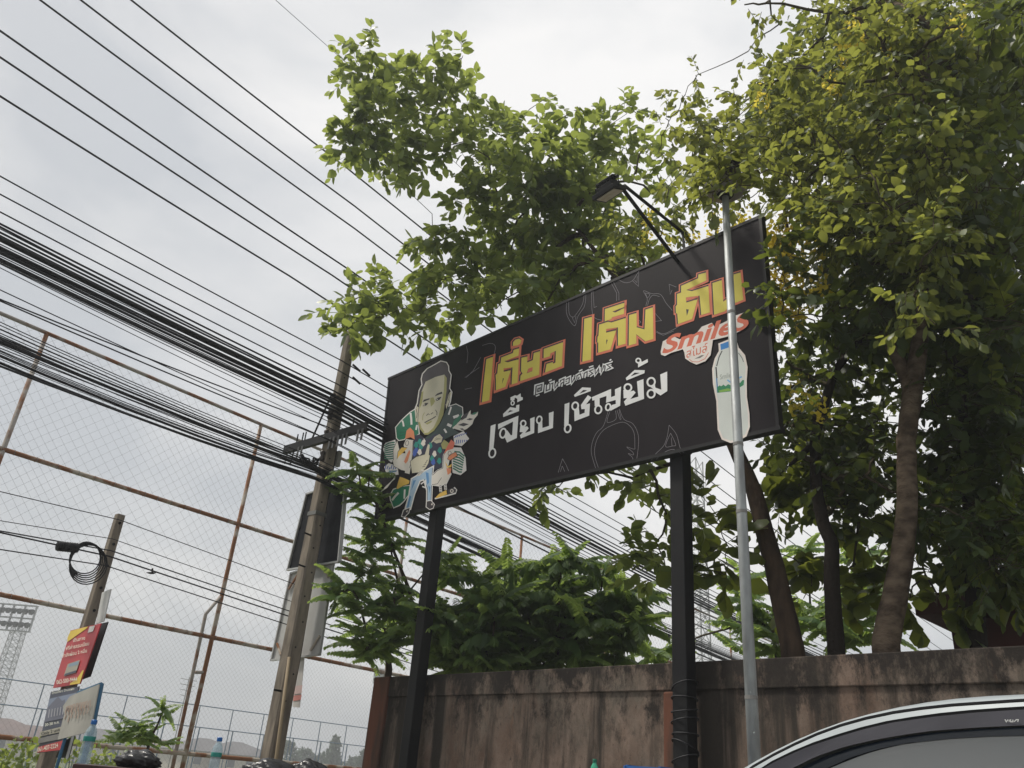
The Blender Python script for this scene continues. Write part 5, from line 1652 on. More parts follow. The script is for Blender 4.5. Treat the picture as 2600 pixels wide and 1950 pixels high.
shrub('pinnate_sapling', 'tall thin sapling with feathery leaf tufts rising past the left end of the signboard', lb3, upp, 0.40, 8, 200, stem_r=0.022,
      stems=[([lb3, P(1060, 1600, 11.0), P(1040, 1500, 10.9), P(1000, 1400, 10.8), P(965, 1300, 10.6), P(935, 1240, 10.4)], [0.04, 0.03, 0.025, 0.02, 0.015, 0.01]),
             ([P(1060, 1600, 11.0), P(1010, 1480, 10.9), P(985, 1360, 10.8)], [0.02, 0.016, 0.01])])
rs = [(x, y, hd) for (x, y, r, hd) in poly_clumps([(1850, 1580), (1890, 1500), (1960, 1530), (2080, 1500), (2200, 1480), (2260, 1560), (2240, 1640), (2000, 1660), (1850, 1690)], 22, (40, 46), (11.6, 13.2))]
rs += [(1890, 1460, 12.4), (1900, 1510, 12.2), (2170, 1420, 12.4), (2040, 1390, 12.6), (2200, 1400, 12.6), (1690, 1650, 11.8), (1660, 1660, 11.6)]
rb = P(1980, 1690, 12.4); rb[2] = 0
shrub('pinnate_shrub', 'paler feathery shrub behind the lamp post and the leaning trunk', rb, rs, 0.52, 8, 260, stems=[([rb, P(1980, 1700, 12.4), P(1960, 1600, 12.4)], [0.05, 0.04, 0.02])])
# young plant at the left
yp = P(385, 1900, 9.8); yp[2] = 0
shrub('young_plant', 'small young plant with drooping feathery leaves in front of the fence', yp, [(330, 1850, 9.8, 5), (350, 1835, 9.8, 5), (370, 1850, 9.8, 5), (415, 1790, 9.8, 6), (420, 1805, 9.8, 5), (300, 1875, 9.7, 4), (410, 1880, 9.8, 5), (345, 1870, 9.7, 4), (320, 1862, 9.8, 4), (360, 1862, 9.8, 4), (395, 1872, 9.8, 4)], 0.25, 5, 120, 0.014,
      stems=[([yp, P(380, 1880, 9.8), P(400, 1840, 9.8), P(415, 1800, 9.8)], [0.02, 0.014, 0.01, 0.006])], cat='plant')


# --- clipped hedge below the posters
def hedge(label, s0, s1, perp, ztop, depth):
    base = D1 * (s0 + s1) / 2 + NF * perp
    root = empty('hedge', base, label, 'hedge')
    n = int(900 * (s1 - s0))
    u = rng.uniform(s0, s1, n); w = rng.uniform(-depth / 2, depth / 2, n); z = ztop * rng.uniform(0.35, 1, n) ** 0.5
    z += 0.06 * np.sin(u * 3.1) + 0.05 * np.sin(u * 7.7 + w * 5) + rng.normal(0, 0.03, n)
    pos = D1[None] * u[:, None] + NF[None] * (perp + w)[:, None] + Z[None] * z[:, None]
    V, Fc = instance(T_MID, pos, rng.normal(0, 1, (n, 3)) + [0, 0, 0.4], rng.normal(0, 0.6, (n, 3)) + [0, 0, 0.8], rng.uniform(0.05, 0.09, n))
    tagp(np_obj('foliage', V, Fc, LEAF_A, root), kind='stuff')
    st = MB()
    for k in range(int((s1 - s0) * 5)):
        s = rng.uniform(s0, s1)
        a = D1 * s + NF * perp
        st.tube([a, a + Z * ztop * 0.5 + rng.normal(0, 0.04, 3), a + Z * ztop * 0.9 + rng.normal(0, 0.08, 3)], [0.012, 0.009, 0.004], 4, cap=False)
    tagp(st.build('stems', TWIG, root), kind='stuff')


hl = onp(-60, 1900, 9.7, NF) @ D1; hr = onp(150, 1930, 9.7, NF) @ D1
hedge('leafy green hedge at the bottom left corner under the posters', hl, hr, 9.75, onp(40, 1890, 9.7, NF)[2], 0.7)
hl2 = onp(210, 1920, 10.4, NF) @ D1; hr2 = onp(345, 1940, 10.4, NF) @ D1
hedge('low bushes behind the water bottle and the brown table', hl2, hr2, 10.5, onp(280, 1912, 10.4, NF)[2], 0.6)

# ------------------------------------------------------------------ far field: court fence, houses, trees, floodlights
CF = 36.0
BLUEF = mat('court_fence_blue', (0.17, 0.23, 0.31), 0.6, 0.3)
tz = [float(np.mean([onp(x, y, CF, NF)[2] for x, y in pts])) for pts in ([(480, 1792), (670, 1813), (743, 1822), (940, 1848)], [(480, 1848), (657, 1865), (733, 1873), (936, 1892)])]
sA, sB = onp(508, 1795, CF, NF) @ D1, onp(592, 1805, CF, NF) @ D1
spc = sB - sA
court = empty('court_fence', D1 * sA + NF * CF, 'thin blue framed court fence far behind the netting', 'fence')
k0, k1 = -9, 9
for k in range(k0, k1 + 1):
    b = D1 * (sA + spc * k) + NF * CF
    MB().tube([b, b + Z * tz[0]], 0.024, 6, ref=D1).build('post', BLUEF, court)
    MB().tube([b + D1 * 0.22, b + D1 * 0.22 + Z * tz[1]], 0.032, 6, ref=D1).build('post', BLUEF, court)
for z in tz + [0.9]:
    a = D1 * (sA + spc * k0) + NF * CF + Z * z
    MB().tube([a, a + D1 * spc * (k1 - k0)], 0.022, 6).build('rail', BLUEF, court)

ROOFS = [mat('roof_mauve', (0.155, 0.105, 0.095), 0.85, c2=(0.12, 0.085, 0.078), scale=0.5), mat('roof_grey', (0.14, 0.135, 0.14), 0.85, c2=(0.11, 0.105, 0.11), scale=0.5)]
HW = mat('house_cream', (0.55, 0.50, 0.42), 0.85, c2=(0.47, 0.43, 0.36), scale=0.4)
HG = mat('house_window', (0.06, 0.07, 0.08), 0.2, 0.5)


def house(px, hd, w, d, he, hr, roofm, label):
    b = P(px, 1900, hd); b[2] = 0
    root = empty('house', b, label, 'house', 'far houses beyond the courts')
    ax, ay = D1, NF
    MB().box(b + Z * he / 2, (w, d, he), ax, ay).build('wall', HW, root)
    e = 0.6
    V = [b + ax * sx * (w / 2 + e) + ay * sy * (d / 2 + e) + Z * he for sx, sy in ((-1, -1), (1, -1), (1, 1), (-1, 1))]
    rl = max(0.5, w / 2 - d / 2)
    V += [b - ax * rl + Z * hr, b + ax * rl + Z * hr]
    MB().add(V, [(0, 1, 5, 4), (2, 3, 4, 5), (1, 2, 5), (3, 0, 4), (3, 2, 1, 0)]).build('roof', roofm, root)
    for k in range(3):
        q = b - ay * (d / 2 + 0.03) + ax * (k - 1) * w * 0.3 + Z * he * 0.55
        wi = MB().box(q, (1.2, 0.06, 1.2), ax, ay).build('window', HG, root)
        MB().box(q + Z * 0.66 - ay * 0.03, (1.4, 0.1, 0.1), ax, ay).build('lintel', PLAST_W, wi)


hs = [(-40, 150, 15, 10, 2.7, 4.9, 0, 'mauve hip-roofed house at the far left edge'), (62, 170, 14, 10, 2.7, 4.7, 0, 'mauve hip-roofed house behind the dark poster'), (245, 155, 14, 10, 2.8, 4.8, 1, 'grey hip-roofed house behind the water bottle'),
      (515, 150, 11, 9, 2.8, 4.7, 1, 'grey hip-roofed house behind the taller plastic bottle'), (598, 150, 11, 9, 2.7, 4.6, 1, 'grey hip-roofed house just left of the utility pole'), (420, 175, 12, 9, 2.6, 4.4, 0, 'low mauve-roofed house behind the fence brace')]
for h in hs: house(h[0], h[1], h[2], h[3], h[4], h[5], ROOFS[h[6]], h[7])


def far_tree(px, py, hd, wpx, label, cone=False):
    top = P(px, py, hd)
    b = top.copy(); b[2] = 0
    H = top[2]
    rad = wpx * hd / FPX
    root = empty('distant_tree', b, label, 'tree', 'distant trees beyond the courts')
    MB().tube([b, b + Z * H * 0.7], [0.2, 0.08], 6, ref=D1).build('trunk', BARK_D, root)
    n = 900
    z = rng.uniform(0.12, 1, n)
    rr = rad * (np.sin(np.pi * np.clip(z, 0, 1) ** 0.8) * 0.8 + 0.25) if not cone else rad * (1.08 - z)
    a = rng.uniform(0, 6.28, n)
    q = np.sqrt(rng.uniform(0.2, 1, n)) * rr * (1 + 0.25 * np.sin(a * 3 + z * 9))
    pos = b[None] + np.stack([q * np.cos(a), q * np.sin(a), z * H], 1)
    V, Fc = instance(T_MID, pos, rng.normal(0, 1, (n, 3)), rng.normal(0, 0.6, (n, 3)) + [0, 0, 0.7], rng.uniform(0.5, 1.0, n) * max(0.5, rad * 0.34))
    tagp(np_obj('crown', V, Fc, LEAF_E, root), kind='stuff')


for t in ((854, 1872, 150, 34, 'conical distant tree standing taller than its neighbours left of the wall', True), (735, 1885, 150, 30, 'rounded distant tree touching the utility pole on its right'), (775, 1905, 160, 34, 'low distant tree between the pole and the conical tree'),
          (905, 1925, 160, 34, 'low distant tree right of the conical tree'), (925, 1905, 140, 16, 'small distant tree close to the wall corner'), (815, 1918, 160, 28, 'low distant tree just left of the conical tree'), (655, 1905, 150, 14, 'small dark distant tree left of the utility pole')):
    far_tree(*t)


def lattice(root, b, w, h, n, m, r):
    cs = [(-1, -1), (1, -1), (1, 1), (-1, 1)]
    for (x, y) in cs:
        MB().tube([b + D1 * x * w / 2 + NF * y * w / 2, b + D1 * x * w * 0.35 + NF * y * w * 0.35 + Z * h], r, 5, ref=D1).build('leg', m, root)
    br = MB()
    for k in range(n):
        z0, z1 = h * k / n, h * (k + 1) / n
        w0, w1 = w / 2 * (1 - 0.3 * k / n), w / 2 * (1 - 0.3 * (k + 1) / n)
        for i in range(4):
            a, c = cs[i], cs[(i + 1) % 4]
            p0 = b + D1 * a[0] * w0 + NF * a[1] * w0 + Z * z0
            p1 = b + D1 * c[0] * w1 + NF * c[1] * w1 + Z * z1
            p2 = b + D1 * c[0] * w0 + NF * c[1] * w0 + Z * z0
            p3 = b + D1 * a[0] * w1 + NF * a[1] * w1 + Z * z1
            br.tube([p0, p1], r * 0.6, 4, cap=False); br.tube([p0, p2], r * 0.6, 4, cap=False)
            br.tube([p2, p3], r * 0.5, 4, cap=False)
    br.build('lattice_bracing', m, root)


TGREY = mat('tower_steel', (0.36, 0.37, 0.38), 0.6, 0.3)
b = P(14, 1700, 110); b[2] = 0
tw = empty('floodlight_tower', b, 'lattice stadium floodlight tower at the left edge behind the netting', 'floodlight tower')
hh = P(30, 1588, 110)[2]
lattice(tw, b, 1.7, hh, 18, TGREY, 0.05)
hc = P(25, 1572, 110)
hx = unit(np.array([_R[0], _R[1], 0])); hy = np.array([-hx[1], hx[0], 0])
rack = MB()
for z in (-1.2, 0.2, 1.6):
    rack.box(hc + Z * z, (5.4, 0.4, 0.12), hx, hy)
for x in (-2.6, -1.3, 0, 1.3, 2.6):
    rack.box(hc + hx * x + Z * 0.2, (0.10, 0.3, 2.9), hx, hy)
rack = rack.build('lamp_rack', TGREY, tw)
DKL = mat('lamp_dark', (0.04, 0.045, 0.045), 0.5)
for r_ in range(2):
    for k in range(8):
        q = hc + hx * (-2.3 + 0.66 * k) + Z * (-0.55 + 1.45 * r_) - hy * 0.3
        MB().lathe(q - Z * 0.3, [(0.18, 0), (0.34, 0.3), (0.36, 0.5), (0.1, 0.6)], 10).build('lamp', DKL, rack)
b = P(1770, 1650, 58); b[2] = 0
tw = empty('floodlight_tower', b, 'grey lattice tower seen between the nearer signboard post and the lamp post', 'floodlight tower')
lattice(tw, b, 1.55, 24, 22, TGREY, 0.05)
b = P(958, 1740, 90); b[2] = 0
tw = empty('floodlight_mast', b, 'small distant floodlight panel at the left end of the wall', 'floodlight')
hz = P(956, 1716, 90)[2]
MB().tube([b + hx * 0.6, b + hx * 0.6 + Z * (hz + 0.6)], 0.10, 6, ref=D1).build('mast', TGREY, tw)
pn = MB().box(b + Z * hz, (1.0, 0.15, 1.5), hx, hy).build('panel', PLAST_W, tw)
for x in (-0.25, 0.25):
    for z in (-0.4, 0.3):
        MB().lathe(b + hx * x - hy * 0.25 + Z * (hz + z - 0.15), [(0.1, 0), (0.2, 0.15), (0.2, 0.3), (0.08, 0.36)], 8).build('lamp', DKL, pn)
b = P(462, 1800, 55); b[2] = 0
an = empty('antenna', b, 'spindly television antenna on a thin mast behind the young plant', 'antenna')
hz = P(462, 1745, 55)[2]
MB().tube([b, b + Z * (hz + 0.6)], 0.025, 5, ref=D1).build('mast', NETM, an)
for k in range(4):
    MB().tube([b + Z * (hz + 0.5 - 0.3 * k) - hx * (0.5 - 0.06 * k), b + Z * (hz + 0.4 - 0.3 * k) + hx * (0.5 - 0.06 * k)], 0.02, 4).build('element', NETM, an)
# bird in flight behind the wires
bp_ = P(384, 1455, 11.0)
bird = MB()
bird.tube([bp_ - hx * 0.06, bp_ - hx * 0.02, bp_ + hx * 0.03, bp_ + hx * 0.06 + Z * 0.01], [0.004, 0.013, 0.012, 0.004], 8)
bird.add([bp_, bp_ + hx * 0.03, bp_ + Z * 0.055 + hx * 0.03 - hy * 0.05, bp_ + Z * 0.04 + hx * 0.01 - hy * 0.05], [(0, 1, 2, 3)])
bird.add([bp_, bp_ + hx * 0.03, bp_ + Z * 0.02 - hx * 0.02 + hy * 0.05, bp_ + Z * 0.02 - hx * 0.03 + hy * 0.05], [(0, 1, 2, 3)])
tagp(bird.build('bird', mat('bird_dark', (0.03, 0.03, 0.03), 0.8), loc=bp_), 'tiny dark bird flying below the low telecom wires', 'bird')

# ------------------------------------------------------------------ maroon building behind the trees
MAR = mat('maroon_paint', (0.115, 0.045, 0.042), 0.8, 0.2, c2=(0.085, 0.035, 0.033), scale=1.2)
mb0 = onp(2415, 1600, 9.6, N2) @ D2
bld = empty('maroon_building', D2 * (mb0 - 4) + N2 * 9.6, 'low maroon building in deep shade behind the trees at the right edge', 'building')
mh = onp(2500, 1508, 9.6, N2)[2]
MB().box(D2 * (mb0 - 4) + N2 * 12 + Z * (mh - 0.25) / 2, (8, 4.8, mh - 0.25), D2, N2).build('wall', MAR, bld)
MB().box(D2 * (mb0 - 4) + N2 * 12 + Z * (mh - 0.11), (8.5, 5.3, 0.22), D2, N2).build('roof', MAR, bld)
for k in range(2):
    q = D2 * (mb0 - 2.2 - 2.6 * k) + N2 * 9.58 + Z * 1.7
    wi = MB().box(q, (1.2, 0.06, 1.2), D2, N2).build('window', HG, bld)
    MB().box(q - Z * 0.65 - N2 * 0.03, (1.4, 0.12, 0.06), D2, N2).build('sill', MAR, wi)
md_ = MB().box(D2 * (mb0 - 6.9) + N2 * 9.57 + Z * 1.05, (0.95, 0.06, 2.1), D2, N2).build('door', MAR, bld)

# ------------------------------------------------------------------ silver car in the next lane
CD = 2.40
SILV = mat('car_silver', (0.36, 0.40, 0.42), 0.48, 0.4, metal=0.05, c2=(0.33, 0.365, 0.385), scale=2)
SILV.node_tree.nodes['Principled BSDF'].inputs['Coat Weight'].default_value = 0.25
RUB = mat('car_rubber', (0.012, 0.012, 0.014), 0.5, 0.3)
VIS = mat('visor_smoke', (0.050, 0.050, 0.060), 0.55, 0.04)
GLS = mat('tinted_glass_painted_reflection', (0.27, 0.285, 0.29), 0.06, 0.6, metal=0.35, c2=(0.29, 0.295, 0.29), scale=2)  # grey in the base colour stands in for street reflections on the tinted glass
GDK = mat('glass_edge_blue', (0.022, 0.032, 0.052), 0.12, 0.6)
cq = lambda pts: [(lambda X: (X @ D2, X[2]))(onp(1800 + x / 2.765, 1650 + y / 2.765, CD, N2)) for x, y in pts]
sil = cq([(170, 830), (330, 740), (520, 640), (700, 562), (850, 503), (1000, 457), (1200, 405), (1400, 366), (1600, 337), (1800, 316), (2000, 303), (2212, 295)])
c1 = cq([(290, 830), (450, 738), (600, 662), (800, 572), (1000, 503), (1200, 455), (1400, 418), (1700, 385), (2000, 364), (2212, 350)])
c2 = cq([(372, 830), (500, 757), (700, 667), (900, 600), (1100, 540), (1300, 493), (1600, 450), (1900, 420), (2212, 400)])
c3 = cq([(640, 830), (800, 752), (1000, 685), (1200, 640), (1400, 605), (1600, 578), (1900, 556), (2100, 546), (2212, 541)])
c4 = cq([(830, 830), (1000, 752), (1200, 692), (1400, 653), (1700, 622), (2000, 606), (2212, 602)])


def prepend(c, p): return [p] + c
BELT = 0.98
rear = [(-0.2, 0.035), (-0.9, 0.015), (-1.5, -0.05)]


def extend(c, f_u, f_z, dz):
    z0 = c[-1][1]
    return [(f_u, f_z)] + c + [(u, z0 + d) for u, d in rear]


sil = extend(sil, 2.05, 1.02, 0); c1 = extend(c1, 2.02, 1.0, 0); c2 = extend(c2, 1.98, 0.99, 0); c3e = extend(c3, 1.55, 1.22, 0)
sil += [(-1.95, 1.28), (-2.15, 0.99)]; c1 += [(-1.90, 1.25), (-2.10, 0.99)]; c2 += [(-1.75, 1.20), (-1.85, 0.99)]
car = empty('silver_car', D2 * 0.4 + N2 * 3.25, 'silver car in the next lane with dark window visor, only its roof arc in view', 'car')
pt3 = lambda q, n: D2 * q[0] + N2 * n + Z * q[1]


def resample(c, n):
    c = np.array(c); s = np.r_[0, np.cumsum(np.hypot(*np.diff(c, axis=0).T))]
    t = np.linspace(0, s[-1], n)
    return list(zip(np.interp(t, s, c[:, 0]), np.interp(t, s, c[:, 1])))


def band(ca, cb, na, nb, name, m, parent, n=60, th=0.012, smooth=False):
    A, B = resample(ca, n), resample(cb, n)
    A0, B0, A1, B1 = [pt3(q, na) for q in A], [pt3(q, nb) for q in B], [pt3(q, na + th) for q in A], [pt3(q, nb + th) for q in B]
    mbk = MB()                                            # four separate skins keep the long edges crisp
    for p_, q_ in ((A0, B0), (B1, A1), (A1, A0), (B0, B1)):
        mbk.add(p_ + q_, [(i, i + 1, n + i + 1, n + i) for i in range(n - 1)])
    return mbk.build(name, m, parent, smooth=True)


CW = 1.66
up_ = lambda c, d: [(u, z - d) for u, z in c]
# roof skin: from the drip seam over the crown to the far side
n = 60
A = resample(sil, n)
S1 = resample(c1, n)
vs, fs = [], []
prof = [0.0, 0.25, 0.6, 1.0]
cross = []
for i in range(n):
    row = []
    for t in (0.0, 0.35, 0.7, 1.0):
        u = S1[i][0] * (1 - t) + A[i][0] * t; z = S1[i][1] * (1 - t) + A[i][1] * t
        row.append(pt3((u, z), CD - 0.004 + 0.05 * (1 - math.cos(t * math.pi / 2))))
    for w in (0.10, 0.25, 0.5, 0.75, 0.9):
        row.append(pt3((A[i][0] + 0.05 * math.sin(math.pi * w), A[i][1] + 0.035 * math.sin(math.pi * w)), CD + 0.05 + (CW - 0.1) * w))
    for t in (1.0, 0.7, 0.35, 0.0):
        u = S1[i][0] * (1 - t) + A[i][0] * t; z = S1[i][1] * (1 - t) + A[i][1] * t
        row.append(pt3((u, z), CD + CW - 0.05 * (1 - math.cos(t * math.pi / 2))))
    cross.append(row)
k = len(cross[0])
vs = [p for r_ in cross for p in r_]
fs = [(i * k + j, (i + 1) * k + j, (i + 1) * k + j + 1, i * k + j + 1) for i in range(n - 1) for j in range(k - 1)]
# open the skin where windscreen and rear glass sit
iw = [i for i in range(n) if A[i][0] > 1.18]
ir = [i for i in range(n) if A[i][0] < -1.62]
fs_roof = [f for f in fs if not ((f[0] // k in iw or f[0] // k in ir) and 4 <= f[0] % k <= k - 6)]
fs_wind = [f for f in fs if (f[0] // k in iw) and 4 <= f[0] % k <= k - 6]
fs_rear = [f for f in fs if (f[0] // k in ir) and 4 <= f[0] % k <= k - 6]
MB().add(vs, fs_roof).build('roof', SILV, car, smooth=True)
MB().add(vs, fs_wind).build('windscreen', GLS, car, smooth=True)
MB().add(vs, fs_rear).build('rear_window', GLS, car, smooth=True)
band(up_(c1, -0.002), up_(c1, 0.004), CD - 0.006, CD - 0.006, 'roof_seam', RUB, car)
band(up_(c1, 0.006), c2, CD - 0.006, CD - 0.012, 'door_frame', SILV, car)
band(c2, up_(c2, 0.010), CD - 0.010, CD - 0.010, 'window_seal', RUB, car)
cut = lambda c, lo, hi: [q for q in c if lo <= q[0] <= hi]
vis_t = cut(up_(c2, 0.008), -0.35, 1.60); vis_b = cut(c3e, -0.35, 1.56)
band(vis_t, vis_b, CD - 0.016, CD - 0.034, 'window_visor', VIS, car, th=0.003)
band(up_(cut(c3e, 0.55, 1.56), 0.0), cut(c4, 0.55, 1.6), CD + 0.002, CD + 0.002, 'tint_band', GDK, car, th=0.003)
belt = [(1.95, 0.985), (-1.82, 0.985)]
band(up_(c2, 0.01), belt, CD + 0.010, CD - 0.03, 'side_window', GLS, car, th=0.004)
for u0, w in ((0.57, 0.10), (-0.75, 0.12)):
    zt = np.interp(-u0, [-q[0] for q in c2], [q[1] for q in c2]) - 0.02
    MB().prism([pt3((u0, BELT), CD - 0.035), pt3((u0 - w, BELT), CD - 0.035), pt3((u0 - w, zt), CD + 0.0), pt3((u0, zt), CD + 0.0)], N2 * 0.01).build('door_pillar', RUB, car)
# lettering on the visor
va = Art(CD - 0.032, N2, 0.0004, 0.002).org(1800, 1650, 2.765)
for q in ([(2078, 488), (2088, 505), (2100, 490)], [(2108, 490), (2108, 505)], [(2118, 488), (2118, 505), (2134, 505), (2134, 490)], [(2142, 505), (2158, 490), (2172, 490), (2168, 506)]):
    va.line('visor_lettering', PLAST_W, q, 7)
va.build(car)
# lower body
prof = [(2.95, 0.30), (3.02, 0.55), (2.92, 0.80), (2.55, 0.92), (2.08, 0.985), (-2.12, 0.985), (-2.25, 0.70), (-2.22, 0.32), (-1.6, 0.22), (2.5, 0.22)]
body = MB().prism([pt3(q, CD - 0.06) for q in prof], N2 * (CW + 0.12)).build('body', SILV, car, bevel=0.05)
MB().prism([pt3(q, CD - 0.064) for q in ((0.53, 0.30), (0.535, 0.30), (0.535, 0.97), (0.53, 0.97))], N2 * 0.003).build('door_gap', RUB, car)
MB().box(pt3((0.68, 0.84), CD - 0.08), (0.20, 0.035, 0.03), D2, N2).build('door_handle', SILV, car, bevel=0.008)
MB().box(pt3((1.62, 1.03), CD - 0.20), (0.14, 0.22, 0.15), D2, N2).build('wing_mirror', SILV, car, bevel=0.04)
for u in (2.05, -1.35):
    for nn, sg in ((CD - 0.07, 1), (CD + CW + 0.07, -1)):
        c = pt3((u, 0.32), nn)
        ty = MB().tube([c, c + N2 * 0.02 * sg, c + N2 * 0.19 * sg, c + N2 * 0.2 * sg], [0.29, 0.32, 0.32, 0.29], 24, ref=D2).build('tyre', RUB, car)
        MB().tube([c - N2 * 0.008 * sg, c + N2 * 0.02 * sg], [0.20, 0.21], 20, ref=D2).build('rim', SILV, ty)
for nn in (CD + 0.15, CD + CW - 0.15):
    MB().box(pt3((2.94, 0.68), nn), (0.12, 0.30, 0.14), D2, N2).build('headlight', PLAST_W, car, bevel=0.03)
    MB().box(pt3((-2.20, 0.75), nn), (0.10, 0.25, 0.2), D2, N2).build('tail_light', ink('lamp_red', 150, 20, 20), car, bevel=0.03)

# ------------------------------------------------------------------ street stall odds and ends along the bottom
def table(name, px0, px1, py, hd, depth, top_m, side_m, label):
    a, b = P(px0, py, hd), P(px1, py, hd)
    z = min(a[2], b[2]); a[2] = b[2] = z
    t = unit(b - a); back = np.array([-t[1], t[0], 0])
    if back @ _F < 0: back = -back
    c = (a + b) / 2 + back * depth / 2
    w = np.linalg.norm(b - a)
    root = empty(name, np.array([c[0], c[1], 0]), label, 'table')
    MB().box(c - Z * 0.014, (w, depth, 0.028), t, back).build('table_top', top_m, root, bevel=0.004)
    MB().box(c - Z * 0.115 - back * (depth / 2 - 0.02), (w - 0.03, 0.02, 0.17), t, back).build('apron', side_m, root)
    for sx in (-1, 1):
        for sy in (-1, 1):
            q = c + t * sx * (w / 2 - 0.04) + back * sy * (depth / 2 - 0.05)
            q[2] = 0
            MB().box(q + Z * (z - 0.03) / 2, (0.035, 0.035, z - 0.03), t, back).build('leg', side_m, root)
    return z, t, back


WOODB = mat('brown_table', (0.065, 0.035, 0.030), 0.55, 0.3, scale=5)
z1, t1, k1_ = table('stall_table', 186, 404, 1939, 5.6, 0.45, WOODB, PLAST_W, 'small brown-topped table with white apron carrying a bottle and a black bag')
z2, t2, k2_ = table('stall_table', 478, 835, 1972, 5.2, 0.5, WOODB, STEELB, 'lower dark table just below the picture edge left of the wall')
PET = bpy.data.materials.new('clear_plastic')
PET.use_nodes = True
_n, _l = PET.node_tree.nodes, PET.node_tree.links
_b = _n['Principled BSDF']
_b.inputs['Base Color'].default_value = (0.55, 0.66, 0.72, 1); _b.inputs['Roughness'].default_value = 0.12; _b.inputs['Specular IOR Level'].default_value = 0.6
_t = _n.new('ShaderNodeBsdfTransparent'); _t.inputs[0].default_value = (0.86, 0.92, 0.95, 1)
_w = _n.new('ShaderNodeTexNoise'); _w.inputs['Scale'].default_value = 20
_mr = _n.new('ShaderNodeMapRange'); _mr.inputs[3].default_value = 0.45; _mr.inputs[4].default_value = 0.8
_l.new(_w.outputs['Fac'], _mr.inputs[0])
_m = _n.new('ShaderNodeMixShader')
_l.new(_mr.outputs[0], _m.inputs[0]); _l.new(_b.outputs[0], _m.inputs[1]); _l.new(_t.outputs[0], _m.inputs[2])
_l.new(_m.outputs[0], _n['Material Output'].inputs[0])


def bottle(px, py, hd, h, label, z=None, body=None, cap=None, band_=None, group=None):
    b = P(px, py, hd)
    if z is not None: b[2] = z
    s = h / 0.235
    root = empty('bottle', b, label, 'bottle', group)
    pr = [(0.028, 0.0), (0.033, 0.006), (0.033, 0.05), (0.031, 0.056), (0.033, 0.062), (0.033, 0.10), (0.0315, 0.106), (0.033, 0.112), (0.033, 0.160), (0.028, 0.182), (0.017, 0.202), (0.0145, 0.208), (0.0145, 0.214)]
    MB().lathe(b, [(r * s, z_ * s) for r, z_ in pr], 20).build('bottle_body', body or PET, root, smooth=True)
    MB().lathe(b + Z * 0.211 * s, [(0.0165 * s, 0.0), (0.0170 * s, 0.004 * s), (0.0170 * s, 0.022 * s), (0.014 * s, 0.025 * s)], 18).build('cap', cap or mat('cap_blue', (0.012, 0.13, 0.42), 0.35, 0.4), root, smooth=False)
    if band_ is not False:
        MB().lathe(b + Z * 0.12 * s, [(0.0336 * s, 0.0), (0.0338 * s, 0.002), (0.0338 * s, 0.024 * s), (0.0336 * s, 0.026 * s)], 20).build('label_band', mat('band_teal', (0.03, 0.26, 0.22), 0.5), root, smooth=True)


bottle(211, 1934, 5.75, 0.235, 'clear water bottle standing on the brown-topped table', z=z1 + 0.001)
bz = P(550, 1872, 5.4)[2]
bottle(540, 1960, 5.4, bz - z2, 'clear water bottle with blue cap left of the utility pole', z=z2 + 0.001)


def bag(px, py, hd, w, h, z, label, seed):
    g = np.random.default_rng(seed)
    b = P(px, py, hd); b[2] = z
    bm = bmesh.new()
    bmesh.ops.create_icosphere(bm, subdivisions=4, radius=1.0)
    ph = g.uniform(0, 6, 12)
    for v in bm.verts:
        x, y, zz = v.co
        cr_ = 0.10 * math.sin(7 * x + ph[0] + 3 * zz) + 0.08 * math.sin(9 * y + ph[1] + 5 * x) + 0.05 * math.sin(17 * zz + 9 * x + ph[2]) + 0.04 * abs(math.sin(14 * y + 11 * zz + ph[3]))
        f = 1 + cr_
        taper = 1.0 - 0.35 * max(0, zz) ** 1.5
        v.co = Vector((x * f * w / 2 * taper, y * f * w * 0.36 * taper, max(0, (zz * (1 + 0.5 * cr_) + 0.75) / 1.75) * h))
    me = bpy.data.meshes.new('plastic_bag')
    bm.to_mesh(me); bm.free()
    me.polygons.foreach_set('use_smooth', [True] * len(me.polygons))
    me.materials.append(mat('black_bag', (0.012, 0.012, 0.014), 0.28, 0.5, bump=0.4, bscale=30))
    o = bpy.data.objects.new('plastic_bag', me)
    o.location = tuple(b); o.rotation_euler = (0, 0, math.atan2(t1[1], t1[0]))
    col.objects.link(o)
    tagp(o, label, 'bag', 'black plastic bags on the stall tables')


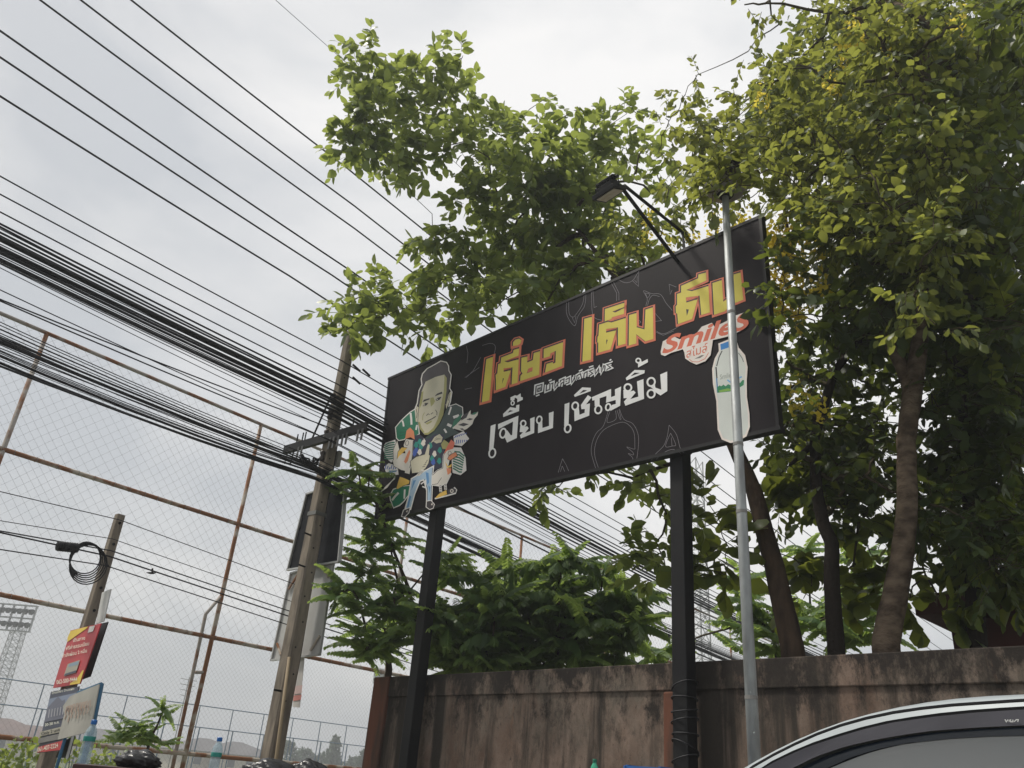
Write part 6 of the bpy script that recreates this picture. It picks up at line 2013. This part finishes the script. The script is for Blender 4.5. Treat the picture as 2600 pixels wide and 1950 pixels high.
bag(352, 1936, 5.8, 0.24, P(352, 1903, 5.8)[2] - z1, z1 + 0.001, 'crumpled black bag on the brown-topped table', 1)
bag(690, 1945, 5.4, 0.30, P(690, 1926, 5.4)[2] - z2, z2 + 0.001, 'shiny black bag at the foot of the utility pole', 2)
bag(785, 1945, 5.45, 0.24, P(785, 1928, 5.45)[2] - z2, z2 + 0.001, 'black bag right of the utility pole nearest the wall', 3)
z3, t3, k3_ = table('tall_stand', 1480, 1535, 2010, 5.4, 0.2, WOODB, STEELB, 'narrow tall stand below the picture edge in front of the wall')
gz = P(1506, 1928, 5.5)[2]
bottle(1508, 2005, 5.48, gz - z3, 'green glass bottle whose neck shows at the bottom edge before the wall', z=z3 + 0.001, body=mat('green_glass', (0.04, 0.34, 0.20), 0.12, 0.6), cap=mat('cap_green', (0.02, 0.16, 0.10), 0.4), band_=False)
# stack of blue crates by the nearer post
cb = P(1672, 1947, 5.55); topz = cb[2]
hcr = topz / 4
CRB = mat('crate_blue', (0.03, 0.12, 0.36), 0.45, 0.4)
labs = ['lowest blue crate of the stack by the nearer post', 'second blue crate from the ground by the nearer post', 'third blue crate from the ground by the nearer post', 'topmost blue crate by the nearer post, its rim at the picture edge']
for k in range(4):
    base = np.array([cb[0], cb[1], k * hcr])
    root = empty('plastic_crate', base, labs[k], 'crate', 'blue crates in one stack')
    w, d, h = 0.24, 0.32, hcr - 0.004
    for sx in (-1, 1):
        MB().box(base + D2 * sx * (w / 2) + Z * h / 2, (0.015, d, h), D2, N2).build('side', CRB, root)
        MB().box(base + N2 * sx * (d / 2 - 0.008) + Z * h / 2, (w - 0.016, 0.015, h - 0.01), D2, N2).build('side', CRB, root)
    MB().box(base + Z * 0.012, (w - 0.02, d - 0.035, 0.02), D2, N2).build('floor_panel', CRB, root)
    for sx in (-1, 1):
        MB().box(base + D2 * sx * (w / 2 + 0.010) + Z * (h - 0.02), (0.012, d + 0.02, 0.03), D2, N2).build('rim', CRB, root)

# ------------------------------------------------------------------ damp hazy air
hz_ = MB().box((0, 0, 13.6), (820, 820, 29.4)).build('haze', bpy.data.materials.new('haze_air'))
hm = hz_.data.materials[0]
hm.use_nodes = True
hm.node_tree.nodes.clear()
ho = hm.node_tree.nodes.new('ShaderNodeOutputMaterial')
hv = hm.node_tree.nodes.new('ShaderNodeVolumePrincipled')
hv.inputs['Color'].default_value = (0.84, 0.87, 0.9, 1)
hv.inputs['Density'].default_value = 0.0026
hv.inputs['Anisotropy'].default_value = 0.3
hm.node_tree.links.new(hv.outputs[0], ho.inputs['Volume'])
tagp(hz_, kind='stuff')
